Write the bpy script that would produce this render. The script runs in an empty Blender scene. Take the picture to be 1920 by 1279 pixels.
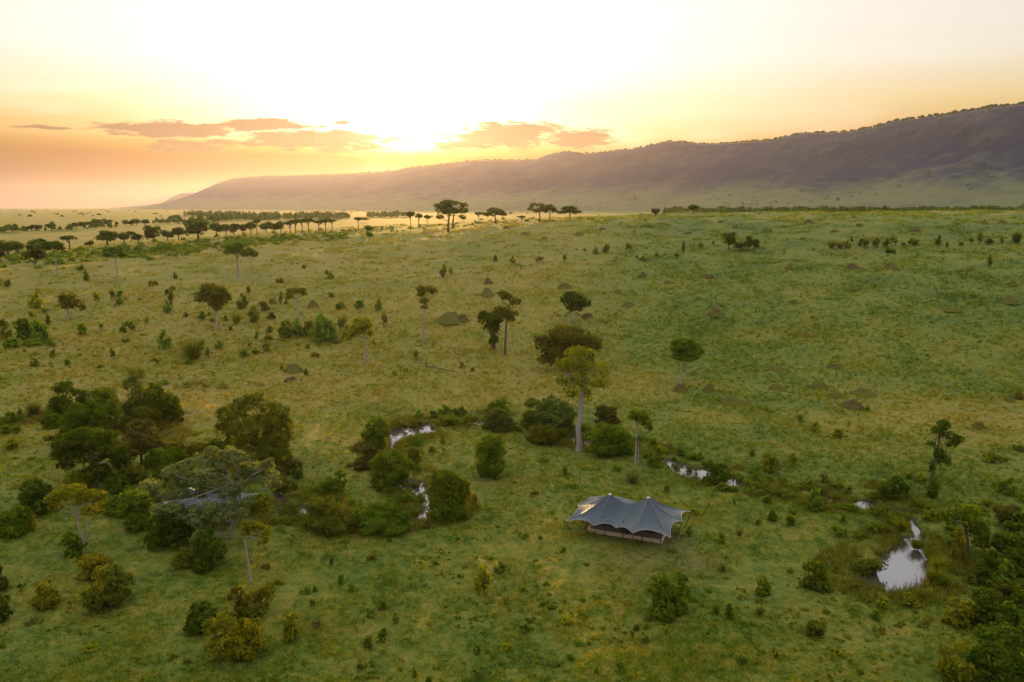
import bpy, math, random
import numpy as np
from mathutils import Vector, Matrix

# ------------------------------------------------------------------ scene, camera
scene = bpy.context.scene
COL = scene.collection
FPX = 28.0 / 36.0 * 1920.0                      # focal length in photo pixels
PITCH = math.atan((639.5 - 388.0) / FPX)        # horizon row 388
CAM_H = 37.0
cam_data = bpy.data.cameras.new("camera")
cam_data.lens = 28.0
cam_data.sensor_width = 36.0
cam_data.clip_start = 0.5
cam_data.clip_end = 60000.0
cam = bpy.data.objects.new("camera", cam_data)
cam.location = (0, 0, CAM_H)
cam.rotation_euler = (math.pi / 2 - PITCH, 0, 0)
COL.objects.link(cam)
scene.camera = cam

scene.view_settings.view_transform = 'Standard'
scene.view_settings.look = 'None'
scene.view_settings.exposure = 0.80
scene.view_settings.gamma = 1.0
scene.view_settings.use_curve_mapping = False
scene.render.engine = 'CYCLES'
scene.cycles.use_denoising = True
scene.cycles.max_bounces = 6
scene.cycles.diffuse_bounces = 3
scene.cycles.glossy_bounces = 2
scene.cycles.transmission_bounces = 3
scene.cycles.transparent_max_bounces = 4
scene.cycles.volume_bounces = 0
scene.cycles.caustics_reflective = False
scene.cycles.caustics_refractive = False

SUN_AZ, SUN_EL = math.radians(-7.05), math.radians(4.74)   # azimuth from +Y towards +X
SUN_DIR = Vector((math.sin(SUN_AZ) * math.cos(SUN_EL), math.cos(SUN_AZ) * math.cos(SUN_EL), math.sin(SUN_EL)))

# ------------------------------------------------------------------ node helpers
class NT:
    def __init__(self, tree):
        self.t = tree; self.n = tree.nodes; self.l = tree.links
    def new(self, typ, **kw):
        nd = self.n.new(typ)
        for k, v in kw.items(): setattr(nd, k, v)
        return nd
    def put(self, sock, v):
        if isinstance(v, bpy.types.NodeSocket): self.l.new(v, sock)
        elif v is not None: sock.default_value = v
    def m(self, op, a, b=None, c=None, clamp=False):
        nd = self.new('ShaderNodeMath', operation=op); nd.use_clamp = clamp
        self.put(nd.inputs[0], a)
        if b is not None: self.put(nd.inputs[1], b)
        if c is not None: self.put(nd.inputs[2], c)
        return nd.outputs[0]
    def vm(self, op, a, b=None):
        nd = self.new('ShaderNodeVectorMath', operation=op)
        self.put(nd.inputs[0], a)
        if b is not None:
            self.put(nd.inputs[3] if op == 'SCALE' else nd.inputs[1], b)
        return nd.outputs['Value'] if op in ('DOT_PRODUCT', 'LENGTH', 'DISTANCE') else nd.outputs[0]
    def ramp(self, f, stops, interp='LINEAR'):
        nd = self.new('ShaderNodeValToRGB'); cr = nd.color_ramp; cr.interpolation = interp
        while len(cr.elements) < len(stops): cr.elements.new(0.5)
        for e, (p, c) in zip(cr.elements, stops):
            e.position = p; e.color = (c[0], c[1], c[2], 1) if len(c) == 3 else c
        self.put(nd.inputs[0], f)
        return nd.outputs[0]
    def mix(self, f, a, b, blend='MIX'):
        nd = self.new('ShaderNodeMix', data_type='RGBA', blend_type=blend)
        self.put(nd.inputs[0], f)
        for s, v in ((nd.inputs[6], a), (nd.inputs[7], b)):
            self.put(s, (v[0], v[1], v[2], 1) if isinstance(v, tuple) and len(v) == 3 else v)
        return nd.outputs[2]
    def noise(self, vec, scale, detail=3, rough=0.55, dist=0.0):
        nd = self.new('ShaderNodeTexNoise')
        self.put(nd.inputs['Vector'], vec)
        nd.inputs['Scale'].default_value = scale; nd.inputs['Detail'].default_value = detail
        nd.inputs['Roughness'].default_value = rough; nd.inputs['Distortion'].default_value = dist
        return nd.outputs['Fac']
    def smooth(self, x, lo, hi):
        nd = self.new('ShaderNodeMapRange', interpolation_type='SMOOTHSTEP'); nd.clamp = True
        self.put(nd.inputs[0], x)
        nd.inputs[1].default_value = lo; nd.inputs[2].default_value = hi
        return nd.outputs[0]

# ------------------------------------------------------------------ sky
world = bpy.data.worlds.new("World"); scene.world = world; world.use_nodes = True
w = NT(world.node_tree); w.n.clear()
SKY_STRENGTH = 0.1
gen = w.new('ShaderNodeTexCoord').outputs['Generated']
vdir = w.vm('NORMALIZE', gen)
sx = w.new('ShaderNodeSeparateXYZ'); w.put(sx.inputs[0], vdir)
DEG = 180 / math.pi
el = w.m('MULTIPLY', w.m('ARCSINE', sx.outputs[2]), DEG)
az = w.m('MULTIPLY', w.m('ARCTAN2', sx.outputs[0], sx.outputs[1]), DEG)
dsun = w.vm('DOT_PRODUCT', vdir, tuple(SUN_DIR))
theta = w.m('MULTIPLY', w.m('ARCCOSINE', w.m('MINIMUM', dsun, 0.999999)), DEG)
# veiled sunset sky: warm at the horizon, pale and high cloud above, cooler away from the sun
elp = w.m('DIVIDE', w.m('ADD', el, 2.0), 92.0, clamp=True)
def E(d): return (d + 2.0) / 92.0
warm = w.ramp(elp, [(0, (.12, .045, .02)), (E(0.5), (.13, .048, .02)), (E(3.5), (.24, .085, .008)), (E(5.2), (.36, .18, .03)), (E(6.8), (.42, .31, .13)),
                    (E(9.5), (.45, .40, .32)), (E(14), (.47, .43, .385)), (E(26), (.75, .72, .68)), (E(50), (.98, .98, .96)), (1, (.98, 1.0, 1.0))])
cool = w.ramp(elp, [(0, (.50, .42, .44)), (E(3), (.50, .44, .48)), (E(14), (.60, .60, .66)), (E(40), (.84, .87, .92)), (1, (.98, 1.0, 1.0))])
front = w.smooth(dsun, -0.55, 0.85)
base = w.mix(front, cool, warm)
# thin high cloud streaks
cv = w.new('ShaderNodeCombineXYZ')
w.put(cv.inputs[0], w.m('MULTIPLY', az, 0.035)); w.put(cv.inputs[1], w.m('MULTIPLY', el, 0.16)); w.put(cv.inputs[2], 3.1)
streak = w.noise(cv.outputs[0], 1.6, 5, 0.55, 0.6)
base = w.mix(w.m('MULTIPLY', w.smooth(streak, 0.45, 0.75), 0.45), base, w.mix(front, (.62, .62, .66), (.48, .44, .36)))
# glow of the sun behind the veil, reddened low down
gtint = w.ramp(elp, [(0, (.0, .0, .0)), (E(2.6), (.05, .02, .0)), (E(3.4), (.12, .065, .001)), (E(4.0), (.45, .33, .06)), (E(4.6), (1, .86, .42)), (E(5.2), (1, .88, .50)), (E(8.5), (1, .96, .90)), (1, (1, 1, 1))])
g1 = w.m('MULTIPLY', w.m('EXPONENT', w.m('DIVIDE', theta, -1.7)), 10.0)
g2 = w.m('MULTIPLY', w.m('EXPONENT', w.m('DIVIDE', theta, -9.0)), 0.78)
g3 = w.m('MULTIPLY', w.m('EXPONENT', w.m('DIVIDE', theta, -22.0)), 0.30)
gs = w.m('ADD', w.m('ADD', g1, g2), g3)
glow = w.mix(1.0, gtint, gs, 'MULTIPLY')
sky = w.mix(1.0, base, glow, 'ADD')
# low cloud bank: (azimuth, elevation, half width, half height) in degrees
def pxdir(px, py):
    x = (px - 960) / FPX; v = (py - 639.5) / FPX
    return Vector((x, math.cos(PITCH) - v * math.sin(PITCH), -(math.sin(PITCH) + v * math.cos(PITCH))))
def azel(px, py):
    d = pxdir(px, py).normalized()
    return math.degrees(math.atan2(d.x, d.y)), math.degrees(math.asin(d.z))
CLOUDS = [(180, 450, 222, 262), (415, 580, 218, 250), (435, 765, 236, 286), (245, 470, 252, 294), (835, 1080, 230, 280), (980, 1150, 238, 278),
          (815, 895, 262, 282), (10, 135, 230, 245), (628, 655, 226, 234), (-300, -60, 215, 260), (2050, 2500, 180, 225)]
cvec = w.new('ShaderNodeCombineXYZ')
w.put(cvec.inputs[0], w.m('MULTIPLY', az, 0.55)); w.put(cvec.inputs[1], w.m('MULTIPLY', el, 2.6)); w.put(cvec.inputs[2], 7.7)
cn = w.noise(cvec.outputs[0], 1.0, 6, 0.62, 0.3)
M = None
for k, (x0, x1, y0, y1) in enumerate(CLOUDS):
    a0, e1 = azel(x0, y0); a1, e0 = azel(x1, y1)
    da = w.m('DIVIDE', w.m('SUBTRACT', az, (a0 + a1) / 2), (a1 - a0) / 2)
    de = w.m('DIVIDE', w.m('SUBTRACT', el, (e0 + e1) / 2), (e1 - e0) / 2)
    mk = w.m('SUBTRACT', 1.0, w.m('ADD', w.m('MULTIPLY', da, da), w.m('MULTIPLY', de, de)))
    if k in (3, 7): mk = w.m('SUBTRACT', mk, 0.35)
    M = mk if M is None else w.m('MAXIMUM', M, mk)
# the same bank goes on round the horizon outside the picture
band = w.m('SUBTRACT', 1.0, w.m('MULTIPLY', w.m('ABSOLUTE', w.m('SUBTRACT', el, 5.3)), 0.6))
band = w.m('SUBTRACT', band, w.m('ADD', 0.55, w.m('MULTIPLY', w.m('SUBTRACT', 1.0, w.smooth(w.m('ABSOLUTE', w.m('ADD', az, 2.0)), 38.0, 52.0)), 8.0)))
M = w.m('MAXIMUM', M, band)
M = w.m('SUBTRACT', M, w.m('MULTIPLY', w.m('LESS_THAN', M, -0.9), 6.0))
cm = w.smooth(w.m('ADD', M, w.m('MULTIPLY', w.m('SUBTRACT', cn, 0.42), 4.6)), 0.0, 0.9)
ccol = w.mix(front, (.40, .38, .44), (.22, .105, .045))
ccol = w.mix(1.0, ccol, w.mix(1.0, glow, (.045, .045, .045), 'MULTIPLY'), 'ADD')
sky = w.mix(w.m('MULTIPLY', cm, 0.95), sky, ccol)
nis = w.new('ShaderNodeTexSky', sky_type='NISHITA')
nis.sun_disc = False; nis.sun_elevation = SUN_EL; nis.sun_rotation = SUN_AZ
nis.altitude = 1600; nis.air_density = 1.0; nis.dust_density = 2.0; nis.ozone_density = 1.0
veil = w.vm('SCALE', sky, 1.0 / SKY_STRENGTH)
tot = w.mix(0.97, nis.outputs[0], veil)
bg = w.new('ShaderNodeBackground'); w.put(bg.inputs[0], tot); bg.inputs[1].default_value = SKY_STRENGTH
wo = w.new('ShaderNodeOutputWorld'); w.l.new(bg.outputs[0], wo.inputs[0])
world.cycles.sampling_method = 'MANUAL'; world.cycles.sample_map_resolution = 1024

# ------------------------------------------------------------------ sun
sun_data = bpy.data.lights.new("sun", 'SUN')
sun_data.energy = 4.8; sun_data.angle = math.radians(1.2); sun_data.color = (1.0, 0.53, 0.15)
sun = bpy.data.objects.new("sun", sun_data)
sun.rotation_euler = (-SUN_DIR).to_track_quat('-Z', 'Y').to_euler()
COL.objects.link(sun)
# ------------------------------------------------------------------ noise and terrain
def _hash(ix, iy, s):
    h = (ix.astype(np.int64) * 374761393 + iy.astype(np.int64) * 668265263 + s * 1442695041) & 0xffffffff
    h = ((h ^ (h >> 13)) * 1274126177) & 0xffffffff
    return ((h ^ (h >> 16)) & 0xffff) / 65535.0
def vnoise(x, y, s=0):
    x = np.asarray(x, float); y = np.asarray(y, float)
    ix = np.floor(x); iy = np.floor(y); fx = x - ix; fy = y - iy
    fx = fx * fx * (3 - 2 * fx); fy = fy * fy * (3 - 2 * fy)
    a = _hash(ix, iy, s); b = _hash(ix + 1, iy, s); c = _hash(ix, iy + 1, s); d = _hash(ix + 1, iy + 1, s)
    return (a + (b - a) * fx) * (1 - fy) + (c + (d - c) * fx) * fy - 0.5
def fbm(x, y, s=0, o=4):
    r = 0; a = 1.0
    for k in range(o):
        r = r + a * vnoise(x, y, s + 17 * k); x = x * 2.03 + 5.1; y = y * 2.03 - 3.7; a *= 0.5
    return r
def sstep(a, b, x):
    t = np.clip((x - a) / (b - a), 0, 1); return t * t * (3 - 2 * t)

def ray(px, py):
    x = (px - 960) / FPX; v = (py - 639.5) / FPX
    return np.array([x, math.cos(PITCH) - v * math.sin(PITCH), -(math.sin(PITCH) + v * math.cos(PITCH))])
def atz(px, py, z):
    d = ray(px, py); t = (z - CAM_H) / d[2]; return np.array([0, 0, CAM_H]) + t * d

WATER_Z = -0.85
# river course in photo pixels with half width in metres
RIVER_PX = [(1640, 1092, 1.9), (1663, 1087, 2.7), (1690, 1068, 2.6), (1706, 1045, 2.0), (1714, 1022, 1.2), (1720, 1004, .4), (1712, 985, .2), (1690, 962, .3), (1650, 950, .9), (1618, 947, 1.7),
            (1580, 943, .4), (1548, 940, 1.5), (1515, 937, .3), (1440, 925, .2), (1385, 912, .6), (1365, 906, 2.0), (1330, 896, 2.1), (1285, 881, 1.9), (1255, 868, .4),
            (1190, 848, .3), (1150, 842, .7), (1125, 837, 1.3), (1075, 824, 1.3), (1040, 813, .3), (1000, 804, .4), (962, 800, 1.5), (930, 797, .9), (888, 793, 1.7), (840, 791, .4), (800, 797, .7),
            (776, 809, 3.5), (752, 819, 2.0), (735, 835, .3), (738, 860, .2), (745, 890, .3), (768, 911, 1.5), (795, 932, .3), (812, 960, 1.6), (775, 977, .2),
            (700, 984, .2), (630, 978, .3), (585, 967, .5), (560, 960, 1.8), (535, 950, .3), (505, 900, .2), (440, 868, .2), (340, 835, .2), (270, 800, .3), (230, 782, 1.9), (205, 774, .4), (150, 775, .2), (60, 790, .2), (-80, 830, .2)]
rv = np.array([list(atz(a, b, WATER_Z)[:2]) + [c] for a, b, c in RIVER_PX])
def catmull(p, n):
    out = []
    q = np.vstack([2 * p[0] - p[1], p, 2 * p[-1] - p[-2]])
    for i in range(1, len(q) - 2):
        for t in np.linspace(0, 1, n, endpoint=False):
            out.append(0.5 * (2 * q[i] + (q[i + 1] - q[i - 1]) * t + (2 * q[i - 1] - 5 * q[i] + 4 * q[i + 1] - q[i + 2]) * t * t + (3 * q[i] - q[i - 1] - 3 * q[i + 1] + q[i + 2]) * t ** 3))
    out.append(q[-2]); return np.array(out)
RIVER = catmull(rv, 5)
POOL = atz(412, 722, 0)[:2]
def river_d(x, y):
    """distance to the water's edge: negative inside the channel"""
    x = np.asarray(x, float); y = np.asarray(y, float)
    out = np.full(x.shape, 1e3)
    sel = (y > 40) & (y < 220) & (np.abs(x) < 130)
    xs, ys = x[sel], y[sel]
    if xs.size:
        best = np.full(xs.shape, 1e3)
        for i in range(len(RIVER) - 1):
            a, b = RIVER[i], RIVER[i + 1]
            ux, uy = b[0] - a[0], b[1] - a[1]; L = ux * ux + uy * uy + 1e-9
            t = np.clip(((xs - a[0]) * ux + (ys - a[1]) * uy) / L, 0, 1)
            d = np.hypot(xs - a[0] - t * ux, ys - a[1] - t * uy) - (a[2] + (b[2] - a[2]) * t)
            best = np.minimum(best, d)
        best = np.minimum(best, np.hypot((xs - POOL[0]) / 2.6, ys - POOL[1]) * 1.5 - 1.2)
        out[sel] = best
    return out
_A = np.array([-1.5, -.643, -.442, -.221, -.077, .06, .228, .643, 1.5])
_HC = np.array([12, 14, 17.5, 23.4, 26.5, 30.8, 33.3, 35.2, 36])
_DC = np.array([380, 400, 460, 520, 470, 470, 480, 480, 480])
_HP = np.array([19, 19, 19, 19, 20, 22, 25, 27, 27])
def h_base(x, y):
    x = np.asarray(x, float); y = np.asarray(y, float)
    r = np.hypot(x, y); a = np.clip(x / np.maximum(y, 1), -1.5, 1.5)
    a = np.where(y < 5, np.sign(x) * 1.5, a)
    hc = np.interp(a, _A, _HC); dc = np.interp(a, _A, _DC); hp = np.interp(a, _A, _HP)
    t = np.clip((r - 165) / (dc - 165), 0, 1)
    rise = hc * (0.55 * t * t * (3 - 2 * t) + 0.45 * (1 - (1 - t) ** 2) * sstep(0, .25, t))
    back = sstep(0, 1, (r - dc) / 330.0)
    h = rise + (hp - hc) * back * (r > dc)
    h = np.where(y < 0, h * np.clip(1 + y / 300, 0, 1), h)
    return h
def tent_flat(x, y):
    """0 on the levelled tent pitches, 1 elsewhere"""
    return sstep(7.5, 13, np.hypot(x - 13.4, y - 87.4)) * sstep(7, 12, np.hypot(x + 36.4, y - 91.5))
def h_mid(x, y):
    r = np.hypot(x, y)
    far = (1 - 0.75 * sstep(600, 1500, r)) * tent_flat(x, y)
    return h_base(x, y) + far * (0.9 * fbm(x / 34, y / 34, 3, 3) + 0.25 * sstep(150, 230, r) * fbm(x / 60, y / 60, 9, 2) * 4)
def h_ground(x, y):
    r = np.hypot(x, y)
    d = river_d(x, y)
    n = 0.62 * fbm(x / 5.5, y / 5.5, 21, 3) * (0.55 + 0.9 * np.clip(fbm(x / 45, y / 45, 33, 2) + .45, 0, 1))
    n = n + 0.46 * vnoise(x / 1.1, y / 1.1, 41) + 0.18 * vnoise(x / .55, y / .55, 43)
    n = n + 1.1 * sstep(140, 240, r) * fbm(x / 13, y / 13, 47, 2)
    n = n * (1 - sstep(350, 900, r)) * (.25 + .75 * tent_flat(x, y))
    h = h_mid(x, y)
    edge = d + 0.9 * vnoise(x / 1.8, y / 1.8, 57) + 0.5 * vnoise(x / .7, y / .7, 58)
    near = sstep(12, 3, d)
    h = np.maximum(h, -.30); n = np.maximum(n, -.22)
    h = h * (1 - 0.75 * near) + n * (1 - .5 * near) - 0.30 * near
    carve = sstep(1.3, -1.3, edge)
    return np.where(d < 14, h * (1 - carve) + (WATER_Z - 0.7) * carve, h)
def hg1(x, y): return float(h_ground(np.array([x]), np.array([y]))[0])
_T = 40 * (14000 / 40) ** np.linspace(0, 1, 900)
def at(px, py):
    """where the sight line through a photo pixel first meets the ground"""
    d = ray(px, py)
    X, Y, Z = d[0] * _T, d[1] * _T, CAM_H + d[2] * _T
    below = np.nonzero(Z < h_mid(X, Y))[0]
    if not len(below): t0, t1 = _T[-2], _T[-1]
    else:
        i = max(1, below[0]); t0, t1 = _T[i - 1], _T[i]
    tt = np.linspace(t0, t1, 60)
    b = np.nonzero(CAM_H + d[2] * tt < h_mid(d[0] * tt, d[1] * tt))[0]
    t = tt[b[0]] if len(b) else t1
    x, y = d[0] * t, d[1] * t
    return np.array([x, y, max(hg1(x, y), WATER_Z + .12)]), t          # t = depth along the optical axis

# ------------------------------------------------------------------ mesh helpers
def mesh_np(name, V, Fq, nv=None):
    """V (n,3); Fq (m,k) faces of k corners"""
    me = bpy.data.meshes.new(name)
    V = np.asarray(V, np.float32); Fq = np.asarray(Fq, np.int32); m, k = Fq.shape
    me.vertices.add(len(V)); me.vertices.foreach_set("co", V.ravel())
    me.loops.add(m * k); me.loops.foreach_set("vertex_index", Fq.ravel())
    me.polygons.add(m)
    me.polygons.foreach_set("loop_start", np.arange(0, m * k, k, dtype=np.int32))
    me.polygons.foreach_set("loop_total", np.full(m, k, np.int32))
    me.update(calc_edges=True)
    return me
def smooth_mesh(me):
    me.polygons.foreach_set("use_smooth", np.ones(len(me.polygons), bool)); me.update()
def obj(name, me, mat=None, parent=None, kind=None, label=None, category=None, group=None):
    o = bpy.data.objects.new(name, me); COL.objects.link(o)
    if me is not None and mat is not None and not me.materials: me.materials.append(mat)
    if parent: o.parent = parent
    if kind: o["kind"] = kind
    if label: o["label"] = label
    if category: o["category"] = category
    if group: o["group"] = group
    return o

def new_mat(name):
    m = bpy.data.materials.new(name); m.use_nodes = True
    t = NT(m.node_tree); t.n.clear()
    out = t.new('ShaderNodeOutputMaterial')
    return m, t, out

# grass colour shared by the ground and the tussocks, by place
def grass_colour(t):
    pos = t.new('ShaderNodeNewGeometry').outputs['Position']
    sc = t.new('ShaderNodeVectorMath', operation='MULTIPLY'); t.put(sc.inputs[0], pos); sc.inputs[1].default_value = (1, 1, 0)
    p = sc.outputs[0]
    big = t.noise(p, 1 / 60, 4, 0.6, 0.4)
    mid = t.noise(p, 1 / 11, 4, 0.62, 0.5)
    fine = t.noise(p, 1 / 1.7, 4, 0.65, 0.2)
    sp = t.new('ShaderNodeSeparateXYZ'); t.put(sp.inputs[0], pos)
    # how dry the sward is: the low meadow is greener, the tree-dotted slope on the left drier
    dist = t.vm('LENGTH', p)
    dry = t.m('MULTIPLY', t.smooth(dist, 95, 200), t.smooth(t.m('SUBTRACT', sp.outputs[0], t.m('MULTIPLY', sp.outputs[1], 0.10)), 30, -30))
    v = t.m('ADD', t.m('MULTIPLY', t.m('SUBTRACT', big, .5), .7), t.m('MULTIPLY', t.m('SUBTRACT', mid, .5), .9))
    v = t.m('ADD', v, t.m('MULTIPLY', t.m('SUBTRACT', fine, .5), 1.3))
    v = t.m('ADD', v, t.m('MULTIPLY', t.m('SUBTRACT', t.noise(p, 1 / .55, 3, .6), .5), .8))
    lush = t.m('MULTIPLY', t.smooth(dist, 150, 210), t.smooth(t.m('SUBTRACT', sp.outputs[0], t.m('MULTIPLY', sp.outputs[1], 0.06)), 0, 40))
    v = t.m('SUBTRACT', v, t.m('MULTIPLY', lush, .06))
    v = t.m('ADD', t.m('ADD', v, 0.46), t.m('MULTIPLY', dry, 0.27), clamp=True)
    v = t.m('ADD', v, t.m('MULTIPLY', t.m('MULTIPLY', t.smooth(dist, 118, 145), t.m('SUBTRACT', 1.0, t.smooth(dist, 160, 190))), t.m('MULTIPLY', t.smooth(big, .40, .60), .26)), clamp=True)  # golden band: dry grass, with the sunlit strips put into the colour
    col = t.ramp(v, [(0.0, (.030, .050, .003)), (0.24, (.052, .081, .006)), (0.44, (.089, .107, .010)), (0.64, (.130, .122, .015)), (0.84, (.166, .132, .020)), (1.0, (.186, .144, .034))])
    return col, p, fine, v
ground_mat, t, out = new_mat("grassland")
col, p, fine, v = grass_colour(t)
soil = t.noise(p, 1 / 3.2, 5, 0.7, 0.8)
soil2 = t.noise(p, 1 / 38, 3, 0.5)
col = t.mix(t.m('MULTIPLY', t.m('MULTIPLY', t.smooth(soil, .60, .72), t.smooth(soil2, .42, .62)), .45), col, (.085, .064, .026))
wp = t.vm('DISTANCE', p, (15.5, 80.5, 0))
col = t.mix(t.m('MULTIPLY', t.smooth(t.m('ADD', wp, t.m('MULTIPLY', t.m('SUBTRACT', soil, .5), 9.0)), 8.5, 4.0), .6), col, (.115, .088, .030))
# bare wet mud below the river bank
zc = t.new('ShaderNodeSeparateXYZ'); t.put(zc.inputs[0], t.new('ShaderNodeNewGeometry').outputs['Position'])
col = t.mix(t.smooth(zc.outputs[2], -0.55, -0.85), col, (.045, .030, .020))
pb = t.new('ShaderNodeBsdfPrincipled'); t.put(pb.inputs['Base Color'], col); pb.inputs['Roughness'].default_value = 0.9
pb.inputs['Specular IOR Level'].default_value = 0.15
bm = t.new('ShaderNodeBump'); bm.inputs['Strength'].default_value = 1.0; bm.inputs['Distance'].default_value = 0.42
t.put(bm.inputs['Height'], t.m('ADD', fine, t.m('MULTIPLY', t.noise(p, 3.2, 3, .7), .7))); t.l.new(bm.outputs[0], pb.inputs['Normal'])
t.l.new(pb.outputs[0], out.inputs[0])

# ------------------------------------------------------------------ ground sheet (polar grid, finest where the land is near)
radii = [2, 8, 16, 26, 36, 44]
while radii[-1] < 15000:
    r = radii[-1]
    radii.append(r + max(0.34 if r > 50 else 3.0, min(1.35 * r * r / (796 * 37), 0.022 * r)))
radii = np.array(radii)
fine_az = np.arange(-37.5, 37.51, 0.155)
coarse = np.arange(fine_az[-1] + 1.2, 360 + fine_az[0] - 0.6, 2.4)
azs = np.radians(np.concatenate([fine_az, coarse]))
R_, A_ = np.meshgrid(radii, azs, indexing='ij')
GX, GY = R_ * np.sin(A_), R_ * np.cos(A_)
GZ = h_ground(GX, GY)
nr, na = GX.shape
idx = np.arange(nr * na).reshape(nr, na)
nxt = np.roll(idx, -1, axis=1)
quads = np.stack([idx[:-1], nxt[:-1], nxt[1:], idx[1:]], -1).reshape(-1, 4)
me = mesh_np("ground", np.stack([GX, GY, GZ], -1).reshape(-1, 3), quads[:, ::-1])
smooth_mesh(me)
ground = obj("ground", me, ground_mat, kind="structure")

# ------------------------------------------------------------------ water
water_mat, t, out = new_mat("river_water")
g = t.new('ShaderNodeBsdfGlossy'); g.inputs['Color'].default_value = (.84, .87, 1.0, 1); g.inputs['Roughness'].default_value = 0.04
dfu = t.new('ShaderNodeBsdfDiffuse'); dfu.inputs['Color'].default_value = (.05, .045, .03, 1)
mx = t.new('ShaderNodeMixShader'); lw = t.new('ShaderNodeLayerWeight'); lw.inputs[0].default_value = 0.62
t.put(mx.inputs[0], lw.outputs['Fresnel']); t.l.new(dfu.outputs[0], mx.inputs[1]); t.l.new(g.outputs[0], mx.inputs[2])
wb = t.new('ShaderNodeBump'); wb.inputs['Strength'].default_value = 0.25; wb.inputs['Distance'].default_value = 0.02
t.put(wb.inputs['Height'], t.noise(t.new('ShaderNodeTexCoord').outputs['Object'], 2.2, 3, .6, .4)); t.l.new(wb.outputs[0], g.inputs['Normal'])
t.l.new(mx.outputs[0], out.inputs[0])
ws = 0.7
gx, gy = np.meshgrid(np.arange(-125, 75, ws), np.arange(62, 175, ws), indexing='ij')
inside = river_d(gx + ws / 2, gy + ws / 2) < 2.3
ii, jj = np.nonzero(inside[:-1, :-1])
gi = np.arange(gx.size).reshape(gx.shape)
fq = np.stack([gi[ii, jj], gi[ii + 1, jj], gi[ii + 1, jj + 1], gi[ii, jj + 1]], -1)
used, inv = np.unique(fq, return_inverse=True)
V = np.stack([gx.ravel()[used], gy.ravel()[used], np.full(len(used), WATER_Z)], 1)
me = mesh_np("river", V, inv.reshape(-1, 4))
obj("river", me, water_mat, kind="structure")

# ------------------------------------------------------------------ escarpment
RIDGE = [(300, 385), (345, 374), (380, 360), (410, 344), (440, 335), (500, 330), (560, 329), (640, 327), (700, 324), (740, 320), (765, 316), (790, 312), (860, 305),
         (900, 301), (960, 301), (1010, 299), (1040, 288), (1060, 285), (1090, 289), (1130, 287), (1180, 281), (1215, 275), (1245, 267), (1265, 265), (1300, 270),
         (1340, 271), (1400, 267), (1450, 264), (1480, 256), (1500, 251), (1560, 250), (1600, 247), (1650, 236), (1670, 229), (1700, 225), (1760, 218),
         (1820, 208), (1870, 200), (1920, 197), (2150, 178), (2500, 150), (3200, 110)]
rx = np.array([r[0] for r in RIDGE], float); ry = np.array([r[1] for r in RIDGE], float)
def ridge_depth(px): return np.interp(px, [300, 440, 800, 1200, 1920, 3200], [9800, 8600, 6000, 4100, 2500, 1900])
NU, NV = 900, 70
pu = np.linspace(300, 3200, NU)
top_y = np.interp(pu, rx, ry)
D = ridge_depth(pu)
ridge_pt = np.array([[(a - 960) / FPX * d, (math.cos(PITCH) - (b - 639.5) / FPX * math.sin(PITCH)) * d, CAM_H - (math.sin(PITCH) + (b - 639.5) / FPX * math.cos(PITCH)) * d] for a, b, d in zip(pu, top_y, D)])
# the face falls away from the ridge towards the camera side, at right angles to the ridge line
rt = np.gradient(ridge_pt[:, :2], axis=0); ksm = np.ones(61) / 61
rt = np.stack([np.convolve(np.pad(rt[:, k], 30, mode='edge'), ksm, 'valid') for k in (0, 1)], 1)
rt /= np.linalg.norm(rt, axis=1)[:, None]
out_dir = np.stack([rt[:, 1], -rt[:, 0]], 1)
out_dir *= np.sign(np.sum(out_dir * -ridge_pt[:, :2], axis=1))[:, None]
out_dir = out_dir * 0.6 - 0.4 * ridge_pt[:, :2] / np.linalg.norm(ridge_pt[:, :2], axis=1)[:, None]
out_dir /= np.linalg.norm(out_dir, axis=1)[:, None]
vv = np.concatenate([np.linspace(-1.2, 0, 16, endpoint=False), np.linspace(0, 1, NV - 16)])
prof_x = np.array([-1.2, -.6, 0, .05, .14, .28, .42, .55, .72, .88, 1.0])
prof_z = np.array([.99, 1.0, 1.0, .965, .82, .56, .335, .20, .095, .03, -.06])
foot_z = 19.0 + 8.0 * np.clip((pu - 900) / 700, 0, 1)
Wd = np.interp(pu, [300, 700, 1200, 1920, 3200], [1250, 1500, 1350, 1050, 800])
EX = np.zeros((NU, NV)); EY = EX.copy(); EZ = EX.copy()
for j, s in enumerate(vv):
    EX[:, j] = ridge_pt[:, 0] + out_dir[:, 0] * Wd * s
    EY[:, j] = ridge_pt[:, 1] + out_dir[:, 1] * Wd * s
    EZ[:, j] = foot_z + (ridge_pt[:, 2] - foot_z) * np.interp(s, prof_x, prof_z)
S = np.broadcast_to(vv[None], EX.shape)
face = sstep(0.02, .2, S) * sstep(.95, .5, S)
EZ += face * (46 * fbm(EX / 420, EY / 420, 71, 4) - 18 * np.abs(fbm(EX / 170, EY / 170, 77, 3)))
EZ += (sstep(-.02, -.3, S) + face) * 5 * fbm(EX / 60, EY / 60, 83, 3)
idx = np.arange(NU * NV).reshape(NU, NV)
quads = np.stack([idx[:-1, :-1], idx[1:, :-1], idx[1:, 1:], idx[:-1, 1:]], -1).reshape(-1, 4)
me = mesh_np("escarpment", np.stack([EX, EY, EZ], -1).reshape(-1, 3), quads[:, ::-1]); smooth_mesh(me)
hill_mat, t, out = new_mat("wooded_hillside")
pos = t.new('ShaderNodeNewGeometry').outputs['Position']
hz = t.new('ShaderNodeSeparateXYZ'); t.put(hz.inputs[0], pos)
bush = t.noise(pos, 1 / 45, 5, .7, .3); open_ = t.noise(pos, 1 / 260, 4, .6, .5)
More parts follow.
